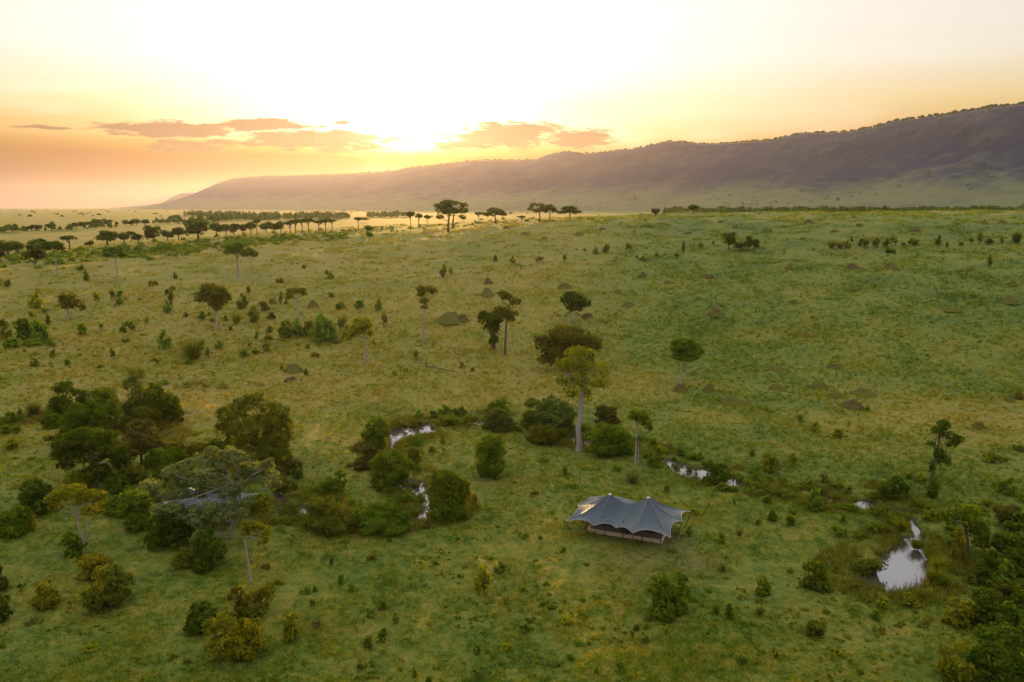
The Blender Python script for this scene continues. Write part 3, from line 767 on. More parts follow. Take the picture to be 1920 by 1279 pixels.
def make_tent(name, label, loc, rz, scale=1.0):
    root = obj(name, None, label=label, category="tent", group="safari tents of the camp")
    mid = lambda i: (RIM[i] + RIM[(i + 1) % 12]) / 2
    V, Q, ns, nt = [], [], 14, 16
    cen = np.array([4.3, 2.1, 0])
    edges = []
    def top(i):
        return {'A': PA, 'B': PB, 'AB': saddle(.5)}[APEX[i]]
    for i in range(12):
        a, b = RIM[i], RIM[(i + 1) % 12]; ta, tb = top(i), top((i + 1) % 12)
        L = np.linalg.norm(b - a); inw = cen - mid(i); inw[2] = 0; inw /= np.linalg.norm(inw)
        base_i = len(V); edge = []
        for s in np.linspace(0, 1, ns):
            sag = 4 * s * (1 - s)
            e = a + (b - a) * s + inw * (sag * .15 * L) + np.array([0, 0, sag * (.085 * L + .06)])
            if APEX[i] == APEX[(i + 1) % 12]: tp = ta
            else:
                u = s * .5 if APEX[i] in 'A' and APEX[(i + 1) % 12] == 'AB' else None
                if APEX[i] == 'A': tp = saddle(s * .5)
                elif APEX[(i + 1) % 12] == 'B': tp = saddle(.5 + s * .5)
                elif APEX[i] == 'B': tp = saddle(1 - s * .5)
                else: tp = saddle(.5 - s * .5)
            edge.append(e)
            for q in np.linspace(0, 1, nt):
                p = tp + (e - tp) * q
                hang = q * (1 - q)
                p = p - np.array([0, 0, 1.0]) * hang * (1.45 + .7 * sag) + inw * hang * .25 * sag
                V.append(p)
        g = base_i + np.arange(ns * nt).reshape(ns, nt)
        Q.append(np.stack([g[:-1, :-1], g[1:, :-1], g[1:, 1:], g[:-1, 1:]], -1).reshape(-1, 4))
        edges.append((np.array(edge), a, tp))
    me = mesh_np("flysheet", V, np.concatenate(Q)); smooth_mesh(me); me.materials.append(fly_mat)
    fly = obj("flysheet", me, parent=root)
    obj("edge_webbing", tubes("edge_webbing", [(e[0], np.full(len(e[0]), .014)) for e in edges], seam_mat, 5), parent=fly)
    VV = np.array(V).reshape(12, ns, nt, 3)
    obj("seam_highlight", tubes("seam_highlight", [(VV[i, 0] + np.array([0, 0, .012]), np.full(nt, .022)) for i in range(12)], seam_light_mat, 5), parent=fly)
    for p in (PA, PB):
        th = np.linspace(0, 2 * math.pi, 12, endpoint=False)
        ring = [(p[0] + .22 * c, p[1] + .22 * s, p[2] - .16) for c, s in zip(np.cos(th), np.sin(th))] + [(p[0] + .1 * c, p[1] + .1 * s, p[2] + .03) for c, s in zip(np.cos(th), np.sin(th))]
        i = np.arange(12); j = (i + 1) % 12
        mc = mesh_np("peak_cap", ring, np.stack([i, j, 12 + j, 12 + i], -1)); mc.materials.append(seam_mat); smooth_mesh(mc)
        obj("peak_cap", mc, parent=root)
        obj("mast", tubes("mast", [(np.array([(p[0], p[1], .3), (p[0], p[1], p[2] - .05)]), np.array([.06, .05]))], pole_mat, 8), parent=root)
    # deck of boards on a plinth, four cloth walls with netting windows and a door
    obj("plinth", box_mesh("plinth", (-.05, .02, -.25), (8.55, 4.63, .26), deck_mat), parent=root)
    deck = obj("deck", box_mesh("deck", (-.12, -.06, .263), (8.62, 4.72, .285), deck_mat), parent=root)
    bme = box_mesh("board", (0, -.10, .288), (.27, 4.74, .318), deck_mat)
    for k in range(29):
        bo = obj("board", bme, parent=deck); bo.location = (.30 * k - .11, 0, 0)
    for nm, lo, hi in (("front_wall", (.25, .35, .32), (8.25, .39, 2.25)), ("back_wall", (.25, 4.2, .32), (8.25, 4.24, 2.25)), ("side_wall", (.25, .40, .32), (.29, 4.19, 2.25)), ("side_wall", (8.21, .40, .32), (8.25, 4.19, 2.25))):
        wl = obj(nm, box_mesh(nm, lo, hi, wall_mat), parent=root)
        if nm == "front_wall":
            for k, x in enumerate((.7, 2.3, 5.0, 6.6)):
                obj("window_panel", box_mesh("window_panel", (x, .325, .85), (x + 1.2, .347, 1.85), fabric_net), parent=wl)
            obj("door_panel", box_mesh("door_panel", (3.75, .322, .34), (4.75, .347, 2.05), fabric_net), parent=wl)
    for x, y in ((.0, -.5), (2.15, -.5), (4.3, -.5), (6.45, -.5), (8.55, -.5), (0, 4.95), (4.3, 4.95), (8.55, 4.95), (9.15, 2.2), (-.65, 2.2)):
        obj("post", tubes("post", [(np.array([(x, y, -.2), (x, y, 2.35)]), np.array([.055, .05]))], pole_mat, 7), parent=root)
    # raking guy poles from the rim to the ground, tied off with ropes
    for i in (0, 1, 3, 4, 5, 6, 7, 9, 10, 11):
        p = RIM[i]; o_ = p - cen; o_[2] = 0; o_ /= np.linalg.norm(o_)
        foot = p + o_ * .75; foot[2] = -.1
        inn = p - o_ * .8; inn[2] = -.1
        gp = obj("guy_pole", tubes("guy_pole", [(np.array([inn, p + np.array([0, 0, .04])]), np.array([.045, .04]))], pole_mat, 6), parent=root)
        obj("rope", tubes("rope", [(np.array([p, foot]), np.array([.009, .009]))], pole_mat, 4), parent=gp)
    root.location = loc; root.rotation_euler = (0, 0, rz); root.scale = (scale,) * 3
    return root
fabric_net = fabric("dark_netting", (.035, .032, .030), (.05, .045, .04), .1)
T0, T1 = atz(1102.3, 997, 0), atz(1238.4, 1019.5, 0)
TENT_RZ = math.atan2(T1[1] - T0[1], T1[0] - T0[0])
# ------------------------------------------------------------------ the camp
tent_a = make_tent("safari_tent", "grey twin-peaked canvas tent standing in the open grass", (T0[0], T0[1], 0.0), TENT_RZ)
LAND.append(("the grey tent in the open", 13.4, 87.0))
tent_b = make_tent("safari_tent", "grey canvas tent half hidden behind the pale-stemmed acacia", (-40.6, 90.6, 0.0), -.06, .82)
LAND.append(("the tent under the trees", -36.4, 91.0))

# ------------------------------------------------------------------ single trees (photo pixels)
plant("river_tree", "tall yellow-green tree with long bare trunk beside the river", "tree", (1085, 842),
      [(1075, 672, 30, 22), (1110, 690, 28, 24), (1056, 690, 20, 18), (1088, 712, 26, 16), (1066, 732, 16, 17), (1121, 712, 21, 18), (1090, 660, 22, 12), (1052, 712, 13, 15), (1100, 735, 9, 14), (1045, 680, 8, 14)],
      'yg', [(1085, 842), (1085, 790), (1089, 745), (1094, 700), (1094, 680)], 11, cover=.62, clump=.5, jitter=1.5, mark="the tall river tree")
plant("dome_tree", "wide olive dome-shaped tree behind the tall river tree", "tree", (1048, 692),
      [(1062, 626, 38, 22), (1026, 645, 24, 20), (1102, 650, 32, 20), (1070, 655, 44, 26), (1028, 670, 20, 16), (1085, 675, 34, 16), (1010, 640, 10, 12)], 'ol', [(1048, 692), (1050, 665), (1055, 640)], 7, cover=1.35, clump=.3)
plant("mound_tree", "round-headed green tree growing on a dark termite mound", "tree", (1275, 721),
      [(1283, 653, 28, 17), (1267, 652, 17, 15), (1303, 660, 17, 12), (1285, 667, 27, 12), (1282, 644, 20, 11)], 'gr', [(1275, 721), (1278, 700), (1279, 672)], 4.5, cover=1.5, clump=.3, mark="the round tree on a mound", bk=bark_pale)
plant("ball_tree", "dark round-crowned tree on the green slope behind the olive dome tree", "tree", (1069, 603),
      [(1075, 558, 23, 15), (1092, 568, 16, 12), (1065, 560, 15, 15), (1076, 576, 16, 11)], 'dk', [(1069, 603), (1070, 585), (1073, 570)], 4, cover=1.5, clump=.3, mark="the dark round tree on the slope")
plant("ivy_tree", "stout dark tree with leaf-wrapped trunk, left of a leaning pair", "tree", (926, 655),
      [(917, 600, 23, 16), (906, 596, 13, 14), (924, 620, 17, 14), (926, 641, 10, 14), (932, 602, 14, 12)], 'dk', [(926, 655), (926, 630), (920, 612)], 7, cover=1.4, bk=bark_dark, mark="the stout leaf-wrapped tree")
plant("tufted_tree", "slim tree with two stacked tufts of foliage right of the stout tree", "tree", (947, 667),
      [(947, 591, 21, 12), (938, 585, 13, 9), (950, 560, 14, 8), (966, 569, 12, 8), (944, 556, 11, 7), (957, 600, 10, 8)], 'ol', [(947, 667), (948, 630), (950, 600), (957, 570)], 4.5, cover=1.3, bk=bark_dark)
plant("lean_tree", "slim leaning tree with hooked crown beside the double termite mound", "tree", (792, 641),
      [(792, 551, 9, 12), (803, 543, 16, 7), (813, 549, 9, 6), (796, 565, 9, 7), (797, 577, 8, 5), (789, 543, 8, 7)], 'ol', [(792, 641), (794, 605), (797, 575), (798, 555)], 3.6, cover=1.3, mark="the hooked slim tree")
plant("fork_tree", "bright green tree with bare forked stem on the left slope", "tree", (690, 681),
      [(660, 622, 19, 15), (679, 606, 20, 11), (692, 613, 11, 11), (652, 632, 12, 9), (698, 624, 8, 8), (672, 618, 16, 12)], 'yg', [(690, 681), (688, 655), (684, 635), (687, 615)], 4.5, cover=1.3, mark="the bright forked tree")
plant("umbrella_tree", "broad olive umbrella tree with pale trunk on the left slope", "tree", (407, 617),
      [(405, 550, 25, 15), (390, 560, 18, 14), (420, 562, 16, 15), (406, 570, 20, 11), (400, 543, 16, 10), (410, 580, 9, 9)], 'ol', [(407, 617), (407, 595), (406, 575)], 4.5, cover=1.4, clump=.28, mark="the broad umbrella tree")
plant("rust_tree", "round olive tree with rusty skirt on the far left slope", "tree", (127, 597),
      [(128, 560, 16, 12), (144, 570, 14, 11), (122, 572, 12, 12), (135, 568, 14, 12)], 'ol', [(127, 597), (128, 585), (130, 572)], 5, cover=1.4, mark="the rusty-skirted tree")
plant("arched_tree", "small arching tree right of the broad umbrella tree", "tree", (560, 600),
      [(553, 547, 14, 7), (566, 546, 9, 6), (544, 556, 9, 8), (572, 551, 6, 5)], 'ol', [(560, 600), (561, 580), (558, 560)], 3.6, cover=1.3)
plant("savanna_tree", "flat-crowned tree with forked pale trunk on the left rise", "tree", (446, 521),
      [(438, 468, 17, 8), (453, 472, 14, 8), (448, 463, 13, 6), (430, 473, 9, 6)], 'dk', [(446, 521), (446, 500), (446, 480)], 5, cover=1.4, mark="the forked savanna tree")
plant("savanna_tree", "thin flat-crowned tree just right of the forked savanna tree", "tree", (471, 525),
      [(470, 475, 14, 8), (480, 480, 8, 7), (462, 480, 8, 6)], 'dk', [(471, 525), (471, 500), (470, 482)], 2.4, cover=1.3)
plant("savanna_tree", "parasol tree with long thin trunk left of the forked savanna tree", "tree", (221, 529),
      [(218, 472, 17, 7), (205, 479, 8, 6), (233, 479, 9, 6), (220, 468, 12, 5)], 'dk', [(221, 529), (221, 505), (219, 480)], 2.8, cover=1.4, mark="the thin parasol tree")
plant("savanna_tree", "dark parasol tree with long trunk at the left tree row", "tree", (107, 514),
      [(105, 460, 20, 7), (95, 465, 12, 6), (118, 466, 10, 5)], 'dk', [(107, 514), (107, 490), (105, 468)], 2.6, cover=1.4)
plant("great_acacia", "tallest spreading acacia on the skyline below the sun", "tree", (840, 434),
      [(845, 383, 20, 7), (830, 395, 16, 9), (862, 396, 16, 10), (846, 398, 16, 9), (821, 388, 8, 5), (870, 387, 8, 6), (825, 408, 9, 5), (868, 409, 7, 5), (838, 387, 12, 7)], 'ol', [(840, 434), (841, 420), (843, 400)], 5, cover=1.15, bk=bark_dark, extra=[((849, 428), (850, 412), (853, 398), 4)], mark="the great skyline acacia")
plant("umbrella_acacia", "smooth dome-topped acacia right of the great skyline acacia", "tree", (929, 419),
      [(928, 400, 18, 8), (912, 404, 8, 4), (943, 403, 9, 5), (928, 396, 13, 5)], 'ol', [(929, 419), (929, 412), (928, 404)], 3.4, cover=1.4, clump=.28, bk=bark_dark)
plant("bare_acacia", "thin grey open-crowned tree left of the skyline pair", "tree", (1012, 417),
      [(1006, 387, 14, 7), (996, 394, 8, 6), (1018, 392, 9, 7), (1008, 397, 10, 6)], 'br', [(1012, 417), (1012, 405), (1009, 392)], 3.4, cover=.6, bk=bark_dark)
plant("skyline_tree", "dark tree in the middle of the skyline trio", "tree", (1031, 415),
      [(1030, 390, 12, 6), (1022, 394, 7, 5), (1038, 395, 7, 6)], 'dk', [(1031, 415), (1031, 404), (1030, 395)], 2.6, cover=1.4, bk=bark_dark)
plant("umbrella_acacia", "dark flat umbrella acacia at the right of the skyline trio", "tree", (1069, 413),
      [(1068, 394, 17, 7), (1052, 399, 9, 4), (1082, 398, 9, 4), (1066, 391, 12, 4)], 'dk', [(1069, 413), (1069, 406), (1068, 399)], 3.2, cover=1.4, bk=bark_dark, mark="the flat skyline acacia")
plant("twin_stem_tree", "small dark tree with two white stems on the riverbank", "tree", (1191, 869),
      [(1196, 774, 20, 9), (1210, 790, 13, 13), (1184, 780, 11, 8), (1217, 800, 7, 8), (1198, 783, 14, 8), (1200, 818, 9, 5)], 'gr', [(1191, 869), (1192, 835), (1192, 800), (1194, 782)], 4, cover=1.1, extra=[((1196, 864), (1197, 840), (1195, 815), 2.6)], mark="the white-stemmed tree")
plant("pine_like_tree", "ragged tiered dark tree on the right above the river", "tree", (1747, 905),
      [(1757, 795, 12, 9), (1748, 810, 16, 8), (1774, 820, 16, 8), (1790, 828, 13, 9), (1738, 834, 11, 7), (1776, 836, 11, 6), (1754, 852, 11, 12), (1766, 865, 15, 15), (1746, 880, 6, 16), (1764, 806, 9, 8)], 'dk', [(1747, 905), (1748, 870), (1752, 840), (1756, 810)], 6, cover=1.2, bk=bark_dark, mark="the ragged tiered tree")
plant("bank_tree", "leaning broad tree with yellow underside above the right pond", "tree", (1815, 1030),
      [(1798, 944, 28, 13), (1772, 955, 18, 16), (1826, 958, 24, 18), (1836, 985, 20, 20), (1812, 975, 22, 20), (1748, 955, 15, 15), (1838, 1008, 16, 16)], 'gr', [(1815, 1030), (1812, 1000), (1806, 970)], 6, cover=1.25, bk=bark_dark, mark="the leaning pond tree")

# ------------------------------------------------------------------ the left grove
G = "trees and bushes of the left grove"
def grove(name, label, base, blobs, col, mark=None, **k): return plant(name, label, "tree" if k.get('trunk') else "bush", base, [(q[0], q[1], q[2] * 1.12, q[3] * 1.12) + tuple(q[4:]) for q in blobs], col, group=G, mark=mark, **k)
grove("dark_bush", "dark compact bush at the back left of the grove", (118, 778), [(118, 733, 18, 15), (122, 755, 20, 18), (110, 765, 16, 12), (128, 768, 14, 10)], 'dk', "the dark bush behind the grove")
grove("dark_bush", "low dark bush between the compact bush and the tall grove tree", (151, 762), [(150, 738, 14, 10), (158, 748, 12, 10)], 'dk')
grove("grove_tree", "tall billowing green tree at the back of the grove", (178, 835), [(190, 750, 30, 20), (165, 770, 27, 20), (148, 787, 24, 18), (207, 766, 22, 16), (182, 790, 38, 20), (134, 797, 16, 12), (221, 770, 13, 12), (175, 812, 30, 14), (152, 765, 14, 10)], 'gr', "the billowing grove tree", trunk=[(178, 835), (178, 805), (180, 780)], tw=8)
grove("feathery_tree", "feathery grey-olive tree behind the grove's pool", (256, 792), [(252, 718, 17, 20), (262, 742, 20, 20), (246, 758, 16, 18), (266, 765, 20, 16)], 'sg', None, clump=.5, cover=1.0, jitter=1.6)
grove("green_bush", "large green bush at the right back of the grove", (307, 790), [(298, 731, 18, 16), (318, 746, 18, 17), (304, 762, 26, 18), (325, 768, 13, 14), (290, 752, 12, 14)], 'gr', "the large bush behind the grove")
grove("olive_bush", "olive bush right of the grove's hidden pool", (283, 802), [(278, 768, 17, 13), (292, 774, 12, 14), (282, 786, 18, 12)], 'ol')
grove("dark_tree", "big dark tree with pale inner boughs in the left grove", (193, 912), [(175, 825, 40, 18), (135, 836, 28, 20), (215, 832, 28, 18), (162, 855, 48, 18), (118, 856, 19, 20), (225, 856, 22, 18), (185, 880, 26, 16), (200, 896, 26, 14), (150, 818, 22, 12), (205, 815, 18, 10), (124, 874, 14, 12)], 'dk', "the big dark grove tree", trunk=[(193, 912), (190, 885), (182, 855)], tw=9)
grove("brown_tree", "brownish dark tree right of the big dark grove tree", (266, 868), [(265, 803, 28, 17), (285, 817, 25, 18), (255, 823, 21, 17), (295, 836, 17, 14), (270, 835, 24, 14)], 'br', None, trunk=[(266, 868), (266, 850), (268, 825)], tw=6, bk=bark_dark)
grove("broad_tree", "massive olive-brown rounded tree behind the hidden tent", (492, 876), [(480, 743, 26, 17), (440, 765, 27, 22), (520, 763, 28, 23), (480, 785, 38, 28), (428, 790, 20, 20), (540, 785, 14, 18), (527, 806, 26, 24), (460, 815, 32, 24), (500, 830, 34, 24), (533, 836, 17, 20), (500, 855, 28, 18), (455, 745, 14, 10)], 'ol', "the massive olive-brown tree", trunk=[(492, 876), (490, 845), (485, 805)], tw=12, bk=bark_dark, clump=.28)
grove("acacia_tree", "wide grey-green acacia with pale leaning stems over the hidden tent", (425, 1008),
      [(330, 882, 19, 11), (360, 871, 23, 11), (395, 860, 25, 12), (430, 866, 24, 12), (455, 858, 20, 13), (480, 880, 23, 14), (512, 868, 15, 12), (506, 893, 21, 14), (465, 893, 24, 14), (420, 888, 26, 12), (378, 893, 24, 12), (343, 904, 22, 13), (325, 925, 16, 15), (400, 912, 24, 11), (440, 916, 24, 12), (440, 846, 18, 10), (408, 842, 16, 9), (352, 925, 15, 11), (522, 908, 10, 12), (378, 925, 12, 9), (385, 942, 20, 13, -2), (418, 934, 20, 13, -2), (348, 944, 18, 13, -1.5), (455, 930, 17, 11, -2), (403, 962, 16, 11, -2.5), (330, 955, 13, 11, -1), (430, 958, 13, 10, -2), (376, 965, 12, 9, -2), (442, 944, 22, 13, -2), (468, 940, 18, 11, -2), (400, 948, 20, 13, -2.5), (425, 972, 14, 11, -2), (322, 938, 18, 10, -2), (365, 950, 16, 10, -2.5), (482, 925, 15, 9, -2), (350, 932, 16, 10, -2.5)],
      'gy', "the pale-stemmed acacia", trunk=[(425, 1008), (436, 980), (448, 945), (440, 905)], tw=5, cover=1.15, clump=.46, extra=[((412, 1012), (408, 980), (400, 945), (380, 900), 4), ((415, 1012), (416, 970), (425, 920), (460, 880), 3.6), ((430, 1006), (452, 960), (456, 920), (500, 885), 3.6)])
grove("grey_bush", "grey-green bush beside the hidden tent's left corner", (288, 958), [(286, 911, 19, 13), (296, 930, 15, 14), (276, 935, 14, 13), (290, 945, 16, 10)], 'gy')
grove("green_bush", "dark bush in front of the hidden tent's left half", (318, 1022), [(320, 963, 20, 13), (303, 983, 25, 18), (336, 984, 20, 20), (320, 1002, 32, 16), (350, 998, 12, 14)], 'dk', "the dark bush by the hidden tent")
grove("green_bush", "dense blue-green bush at the foot of the pale-stemmed acacia", (396, 1066), [(388, 1004, 18, 15), (402, 1028, 22, 20), (388, 1042, 22, 16), (378, 1020, 14, 15), (410, 1045, 14, 14)], 'dk', "the bush at the acacia's foot")
grove("yellowish_bush", "dull yellow-green bush left of the acacia-foot bush", (352, 1062), [(350, 1040, 16, 12), (364, 1046, 12, 12), (340, 1050, 12, 8)], 'ol')
grove("green_bush", "green bush between the umbrella-crowned tree and the hidden tent", (262, 990), [(243, 930, 19, 13), (265, 945, 21, 17), (276, 968, 22, 18), (240, 955, 18, 15), (254, 974, 18, 12)], 'gr')
grove("umbrella_crowned_tree", "yellow-green umbrella-crowned tree with forked pale trunk at left", (155, 1036), [(124, 925, 21, 12), (150, 914, 25, 12), (184, 924, 23, 11), (118, 942, 14, 10), (160, 935, 23, 10), (197, 934, 13, 8), (178, 955, 18, 9)], 'yg', "the yellow umbrella-crowned tree", trunk=[(155, 1036), (157, 1010), (152, 980), (152, 945)], tw=5.5, cover=1.05, extra=[((157, 1020), (166, 1000), (170, 975), (182, 935), 3.5)])
grove("green_bush", "small green bush against the umbrella-crowned tree's trunk", (140, 1040), [(138, 1005, 16, 12), (145, 1020, 14, 13), (128, 1012, 10, 9)], 'gr')
grove("round_bush", "round dark green bush at the left edge of the meadow", (70, 962), [(68, 912, 20, 15), (58, 933, 19, 17), (86, 925, 16, 15), (74, 945, 20, 14)], 'dk', "the round dark left bush")
grove("tinged_bush", "green bush with orange tinge cut by the left picture edge", (28, 1003), [(12, 975, 18, 18), (38, 968, 19, 17), (30, 988, 20, 13)], 'gr')
grove("golden_bush", "small golden bush on the right flank of the orange-tinged bush", (54, 998), [(52, 978, 11, 12), (57, 988, 8, 8)], 'au')
grove("golden_bush", "golden-topped bush below the umbrella-crowned tree", (188, 1080), [(183, 1042, 23, 12), (168, 1054, 15, 12), (200, 1055, 17, 12), (185, 1064, 18, 12)], 'au')
grove("ragged_bush", "ragged olive bush below the golden-topped bush", (207, 1142), [(206, 1078, 24, 17), (188, 1103, 24, 17), (226, 1095, 20, 18), (210, 1120, 26, 14)], 'ol', "the ragged olive bush")
grove("yellow_bush", "low yellowish bush left of the ragged olive bush", (85, 1138), [(84, 1106, 15, 12), (98, 1118, 16, 12), (75, 1122, 13, 10)], 'yg')
grove("edge_bush", "dark bush half cut by the left edge near the bottom", (4, 1165), [(4, 1130, 13, 18), (10, 1148, 12, 14)], 'dk')
grove("edge_bush", "dark brownish bush at the left edge above the cut bush", (3, 1105), [(2, 1065, 9, 14), (5, 1085, 10, 15)], 'br')
grove("flag_tree", "lone thin-trunked tree with one-sided yellowish crown", (472, 1094), [(479, 989, 18, 10), (470, 983, 13, 8), (500, 997, 14, 8), (497, 1010, 11, 6), (466, 996, 8, 9)], 'yg', "the one-sided thin tree", trunk=[(472, 1094), (468, 1050), (464, 1012), (461, 982)], tw=4.2, cover=1.3)
grove("shrub_clump", "olive shrub clump round the foot of the one-sided tree", (470, 1152), [(450, 1108, 15, 17), (470, 1124, 20, 16), (497, 1114, 18, 18), (488, 1136, 20, 12), (458, 1132, 16, 14)], 'ol')
grove("dark_bush", "dark green bush left of the yellow-topped foreground bush", (380, 1180), [(374, 1144, 20, 15), (396, 1148, 20, 15), (366, 1160, 16, 12), (385, 1165, 18, 10)], 'dk')
grove("golden_bush", "large yellow-topped bush in the left foreground", (437, 1232), [(430, 1168, 27, 17), (466, 1183, 23, 16), (402, 1180, 20, 16), (440, 1205, 36, 18), (474, 1202, 18, 18), (413, 1207, 20, 16)], 'yg', "the yellow-topped foreground bush")
grove("small_bush", "small knobbly bush right of the yellow-topped foreground bush", (549, 1205), [(552, 1157, 10, 9), (541, 1176, 12, 10), (555, 1185, 11, 11)], 'yg')

for k, (x, b, wd, hh, cc, lb) in enumerate([(105, 800, 22, 24, 'gr', "olive bush left of the billowing grove tree's foot"), (140, 815, 26, 26, 'gr', "green bush under the billowing grove tree's left side"), (225, 805, 24, 26, 'ol', "bush right under the billowing grove tree"), (232, 880, 22, 36, 'dk', "dark bush between the two dark grove trees"),
        (250, 905, 24, 34, 'ol', "olive bush below the brownish grove tree"), (222, 922, 22, 30, 'dk', "dark bush at the big dark tree's right foot"), (150, 912, 26, 26, 'yg', "yellowish bush at the big dark tree's left foot"), (300, 880, 26, 34, 'gr', "green bush left of the acacia crown"), (325, 862, 24, 26, 'gr', "green bush behind the acacia's left crown"),
        (375, 850, 26, 24, 'ol', "olive bush behind the acacia's middle crown"), (405, 842, 20, 26, 'dk', "dark bush left of the massive olive-brown tree"), (548, 880, 22, 30, 'br', "brownish bush right of the massive olive-brown tree"), (535, 915, 22, 26, 'ol', "olive bush right of the acacia crown"), (487, 952, 18, 20, 'yg', "small yellow-lit bush at the hidden tent's right corner"),
        (305, 915, 22, 30, 'dk', "dark bush left of the acacia's lower crown"), (215, 965, 26, 28, 'gr', "green bush right of the umbrella-crowned tree's crown"), (330, 840, 20, 16, 'ol', "small olive bush at the grove's back edge"), (440, 835, 18, 18, 'gr', "green bush in front of the massive tree's left"), (352, 905, 22, 24, 'gy', "grey-green bush behind the hidden tent"), (545, 955, 18, 20, 'gr', "green bush beside the small pool right of the hidden tent")]):
    grove("undergrowth_bush", lb, (x, b), [(x - wd * .4, b - hh * .45, wd * .62, hh * .5), (x + wd * .4, b - hh * .4, wd * .62, hh * .46), (x, b - hh * .75, wd * .62, hh * .42)], cc)

# ------------------------------------------------------------------ bushes along the river
B = "bushes along the riverbank"
def bank(name, label, base, blobs, col, mark=None, **k): return plant(name, label, "bush", base, blobs, col, group=B, mark=mark, **k)
bank("round_bush", "green rounded bush left of the brightest river bend", (705, 838), [(703, 793, 22, 17), (720, 805, 16, 16), (690, 808, 15, 14), (706, 815, 20, 14)], 'gr', "the bush left of the river bend")
bank("brown_bush", "brownish bush in front of the river-bend bush", (685, 874), [(679, 839, 21, 14), (697, 848, 18, 15), (686, 858, 18, 12)], 'br')
bank("broad_bush", "broad dark green bush inside the river meander", (737, 912), [(735, 858, 28, 18), (713, 874, 24, 20), (757, 870, 21, 20), (735, 888, 32, 18)], 'gr', "the broad meander bush")
bank("olive_bush", "olive bush behind the broad meander bush", (772, 872), [(770, 846, 18, 13), (780, 856, 12, 12)], 'ol')
bank("broad_bush", "large domed green bush at the lower river bend", (843, 968), [(835, 898, 28, 16), (858, 908, 24, 18), (818, 918, 20, 18), (845, 932, 32, 20), (870, 925, 14, 16)], 'gr', "the domed lower-bend bush")
bank("egg_bush", "upright egg-shaped green bush standing alone inside the bend", (922, 893), [(920, 826, 24, 15), (917, 848, 27, 20), (926, 868, 25, 18), (905, 845, 16, 18), (934, 842, 16, 16)], 'gr', "the egg-shaped bush")
bank("grey_bush", "grey-green round bush at the water left of the river thicket", (935, 805), [(934, 774, 20, 12), (920, 784, 15, 12), (950, 787, 16, 12)], 'sg')
bank("green_bush", "small bright bush behind the grey-green waterside bush", (938, 775), [(941, 751, 13, 11), (924, 757, 11, 8)], 'gr')
bank("grey_thicket", "big grey-olive rounded thicket left of the tall river tree", (1040, 806), [(1040, 757, 30, 18), (1019, 769, 22, 18), (1062, 769, 18, 20), (1040, 780, 34, 17)], 'sg', "the grey-olive river thicket", clump=.28)
bank("dark_bush", "darker bush at the left shoulder of the grey-olive thicket", (998, 794), [(1000, 750, 17, 12), (994, 771, 16, 14)], 'gr')
bank("low_bush", "low wispy bush in front of the grey-olive thicket", (1030, 830), [(1004, 801, 15, 12), (1030, 806, 19, 14), (1055, 810, 13, 11)], 'ol')
bank("dense_bush", "dense green bush right of the tall river tree's trunk", (1152, 850), [(1155, 810, 24, 16), (1130, 805, 20, 14), (1165, 830, 23, 14), (1110, 815, 15, 13), (1140, 828, 22, 14)], 'gr', "the dense bush by the river tree")
bank("feathery_bush", "brownish feathery bush behind the dense riverside bush", (1140, 792), [(1140, 770, 24, 10), (1128, 778, 14, 9)], 'br', None, clump=.5, jitter=1.5)
bank("bright_bush", "bright yellow-green sapling bush right of the white-stemmed tree", (1236, 874), [(1238, 843, 14, 10), (1234, 857, 11, 11)], 'yg')
bank("overhanging_bush", "dark round bush overhanging the river above the open tent", (1346, 900), [(1328, 866, 14, 9), (1349, 874, 19, 11), (1340, 884, 20, 12), (1362, 887, 11, 9)], 'dk', "the dark overhanging bush")
bank("bright_bush", "bright rounded bush above the river right of the overhanging bush", (1443, 882), [(1440, 856, 15, 11), (1447, 866, 14, 12)], 'yg', "the bright round river bush")
bank("reed_bush", "dull olive reed-ringed bush at the lower left river", (616, 995), [(610, 938, 26, 16), (590, 955, 20, 18), (640, 955, 20, 18), (615, 972, 36, 17)], 'ol', "the reed-ringed bush")
bank("reed_bush", "ragged green bushes lining the near bank of the meander", (712, 993), [(688, 960, 16, 16), (730, 950, 20, 17), (752, 965, 17, 15), (712, 974, 28, 14), (668, 966, 14, 18)], 'gr')
bank("green_bush", "three-lobed green bush above the near bank bushes", (624, 927), [(641, 888, 12, 12), (621, 903, 14, 11), (606, 910, 11, 9), (634, 908, 13, 12)], 'gr')
bank("dark_bush", "dark bush under the yellow reeds left of the tiered tree", (1680, 928), [(1682, 899, 16, 13), (1660, 906, 14, 10), (1695, 910, 10, 10)], 'dk')
bank("dark_bush", "small dark bush at the foot of the ragged tiered tree", (1750, 928), [(1749, 903, 9, 13), (1744, 915, 9, 9)], 'dk')
bank("golden_bush", "golden creeper bush hanging below the leaning pond tree", (1797, 1040), [(1794, 1000, 9, 15), (1800, 1020, 9, 13), (1790, 985, 7, 9)], 'au')
bank("round_bush", "large round green bush on the grass left of the pond", (1533, 1096), [(1525, 1048, 16, 12), (1537, 1064, 17, 16), (1514, 1056, 10, 11), (1530, 1078, 15, 11)], 'gr', "the round bush left of the pond")
bank("meadow_bush", "big bright-leaved bush in the foreground below the open tent", (1252, 1150), [(1235, 1083, 18, 14), (1271, 1079, 16, 13), (1250, 1104, 28, 17), (1281, 1104, 14, 16), (1224, 1100, 13, 13), (1252, 1122, 20, 13)], 'gr', "the bush below the open tent")
bank("meadow_bush", "small rounded bush midway between tent-side bush and pond", (1433, 1112), [(1428, 1085, 12, 9), (1439, 1097, 9, 9)], 'gr')
bank("meadow_bush", "squat dark bush with yellow top on the lower right grass", (1526, 1186), [(1522, 1164, 15, 10), (1533, 1170, 13, 11)], 'ol')
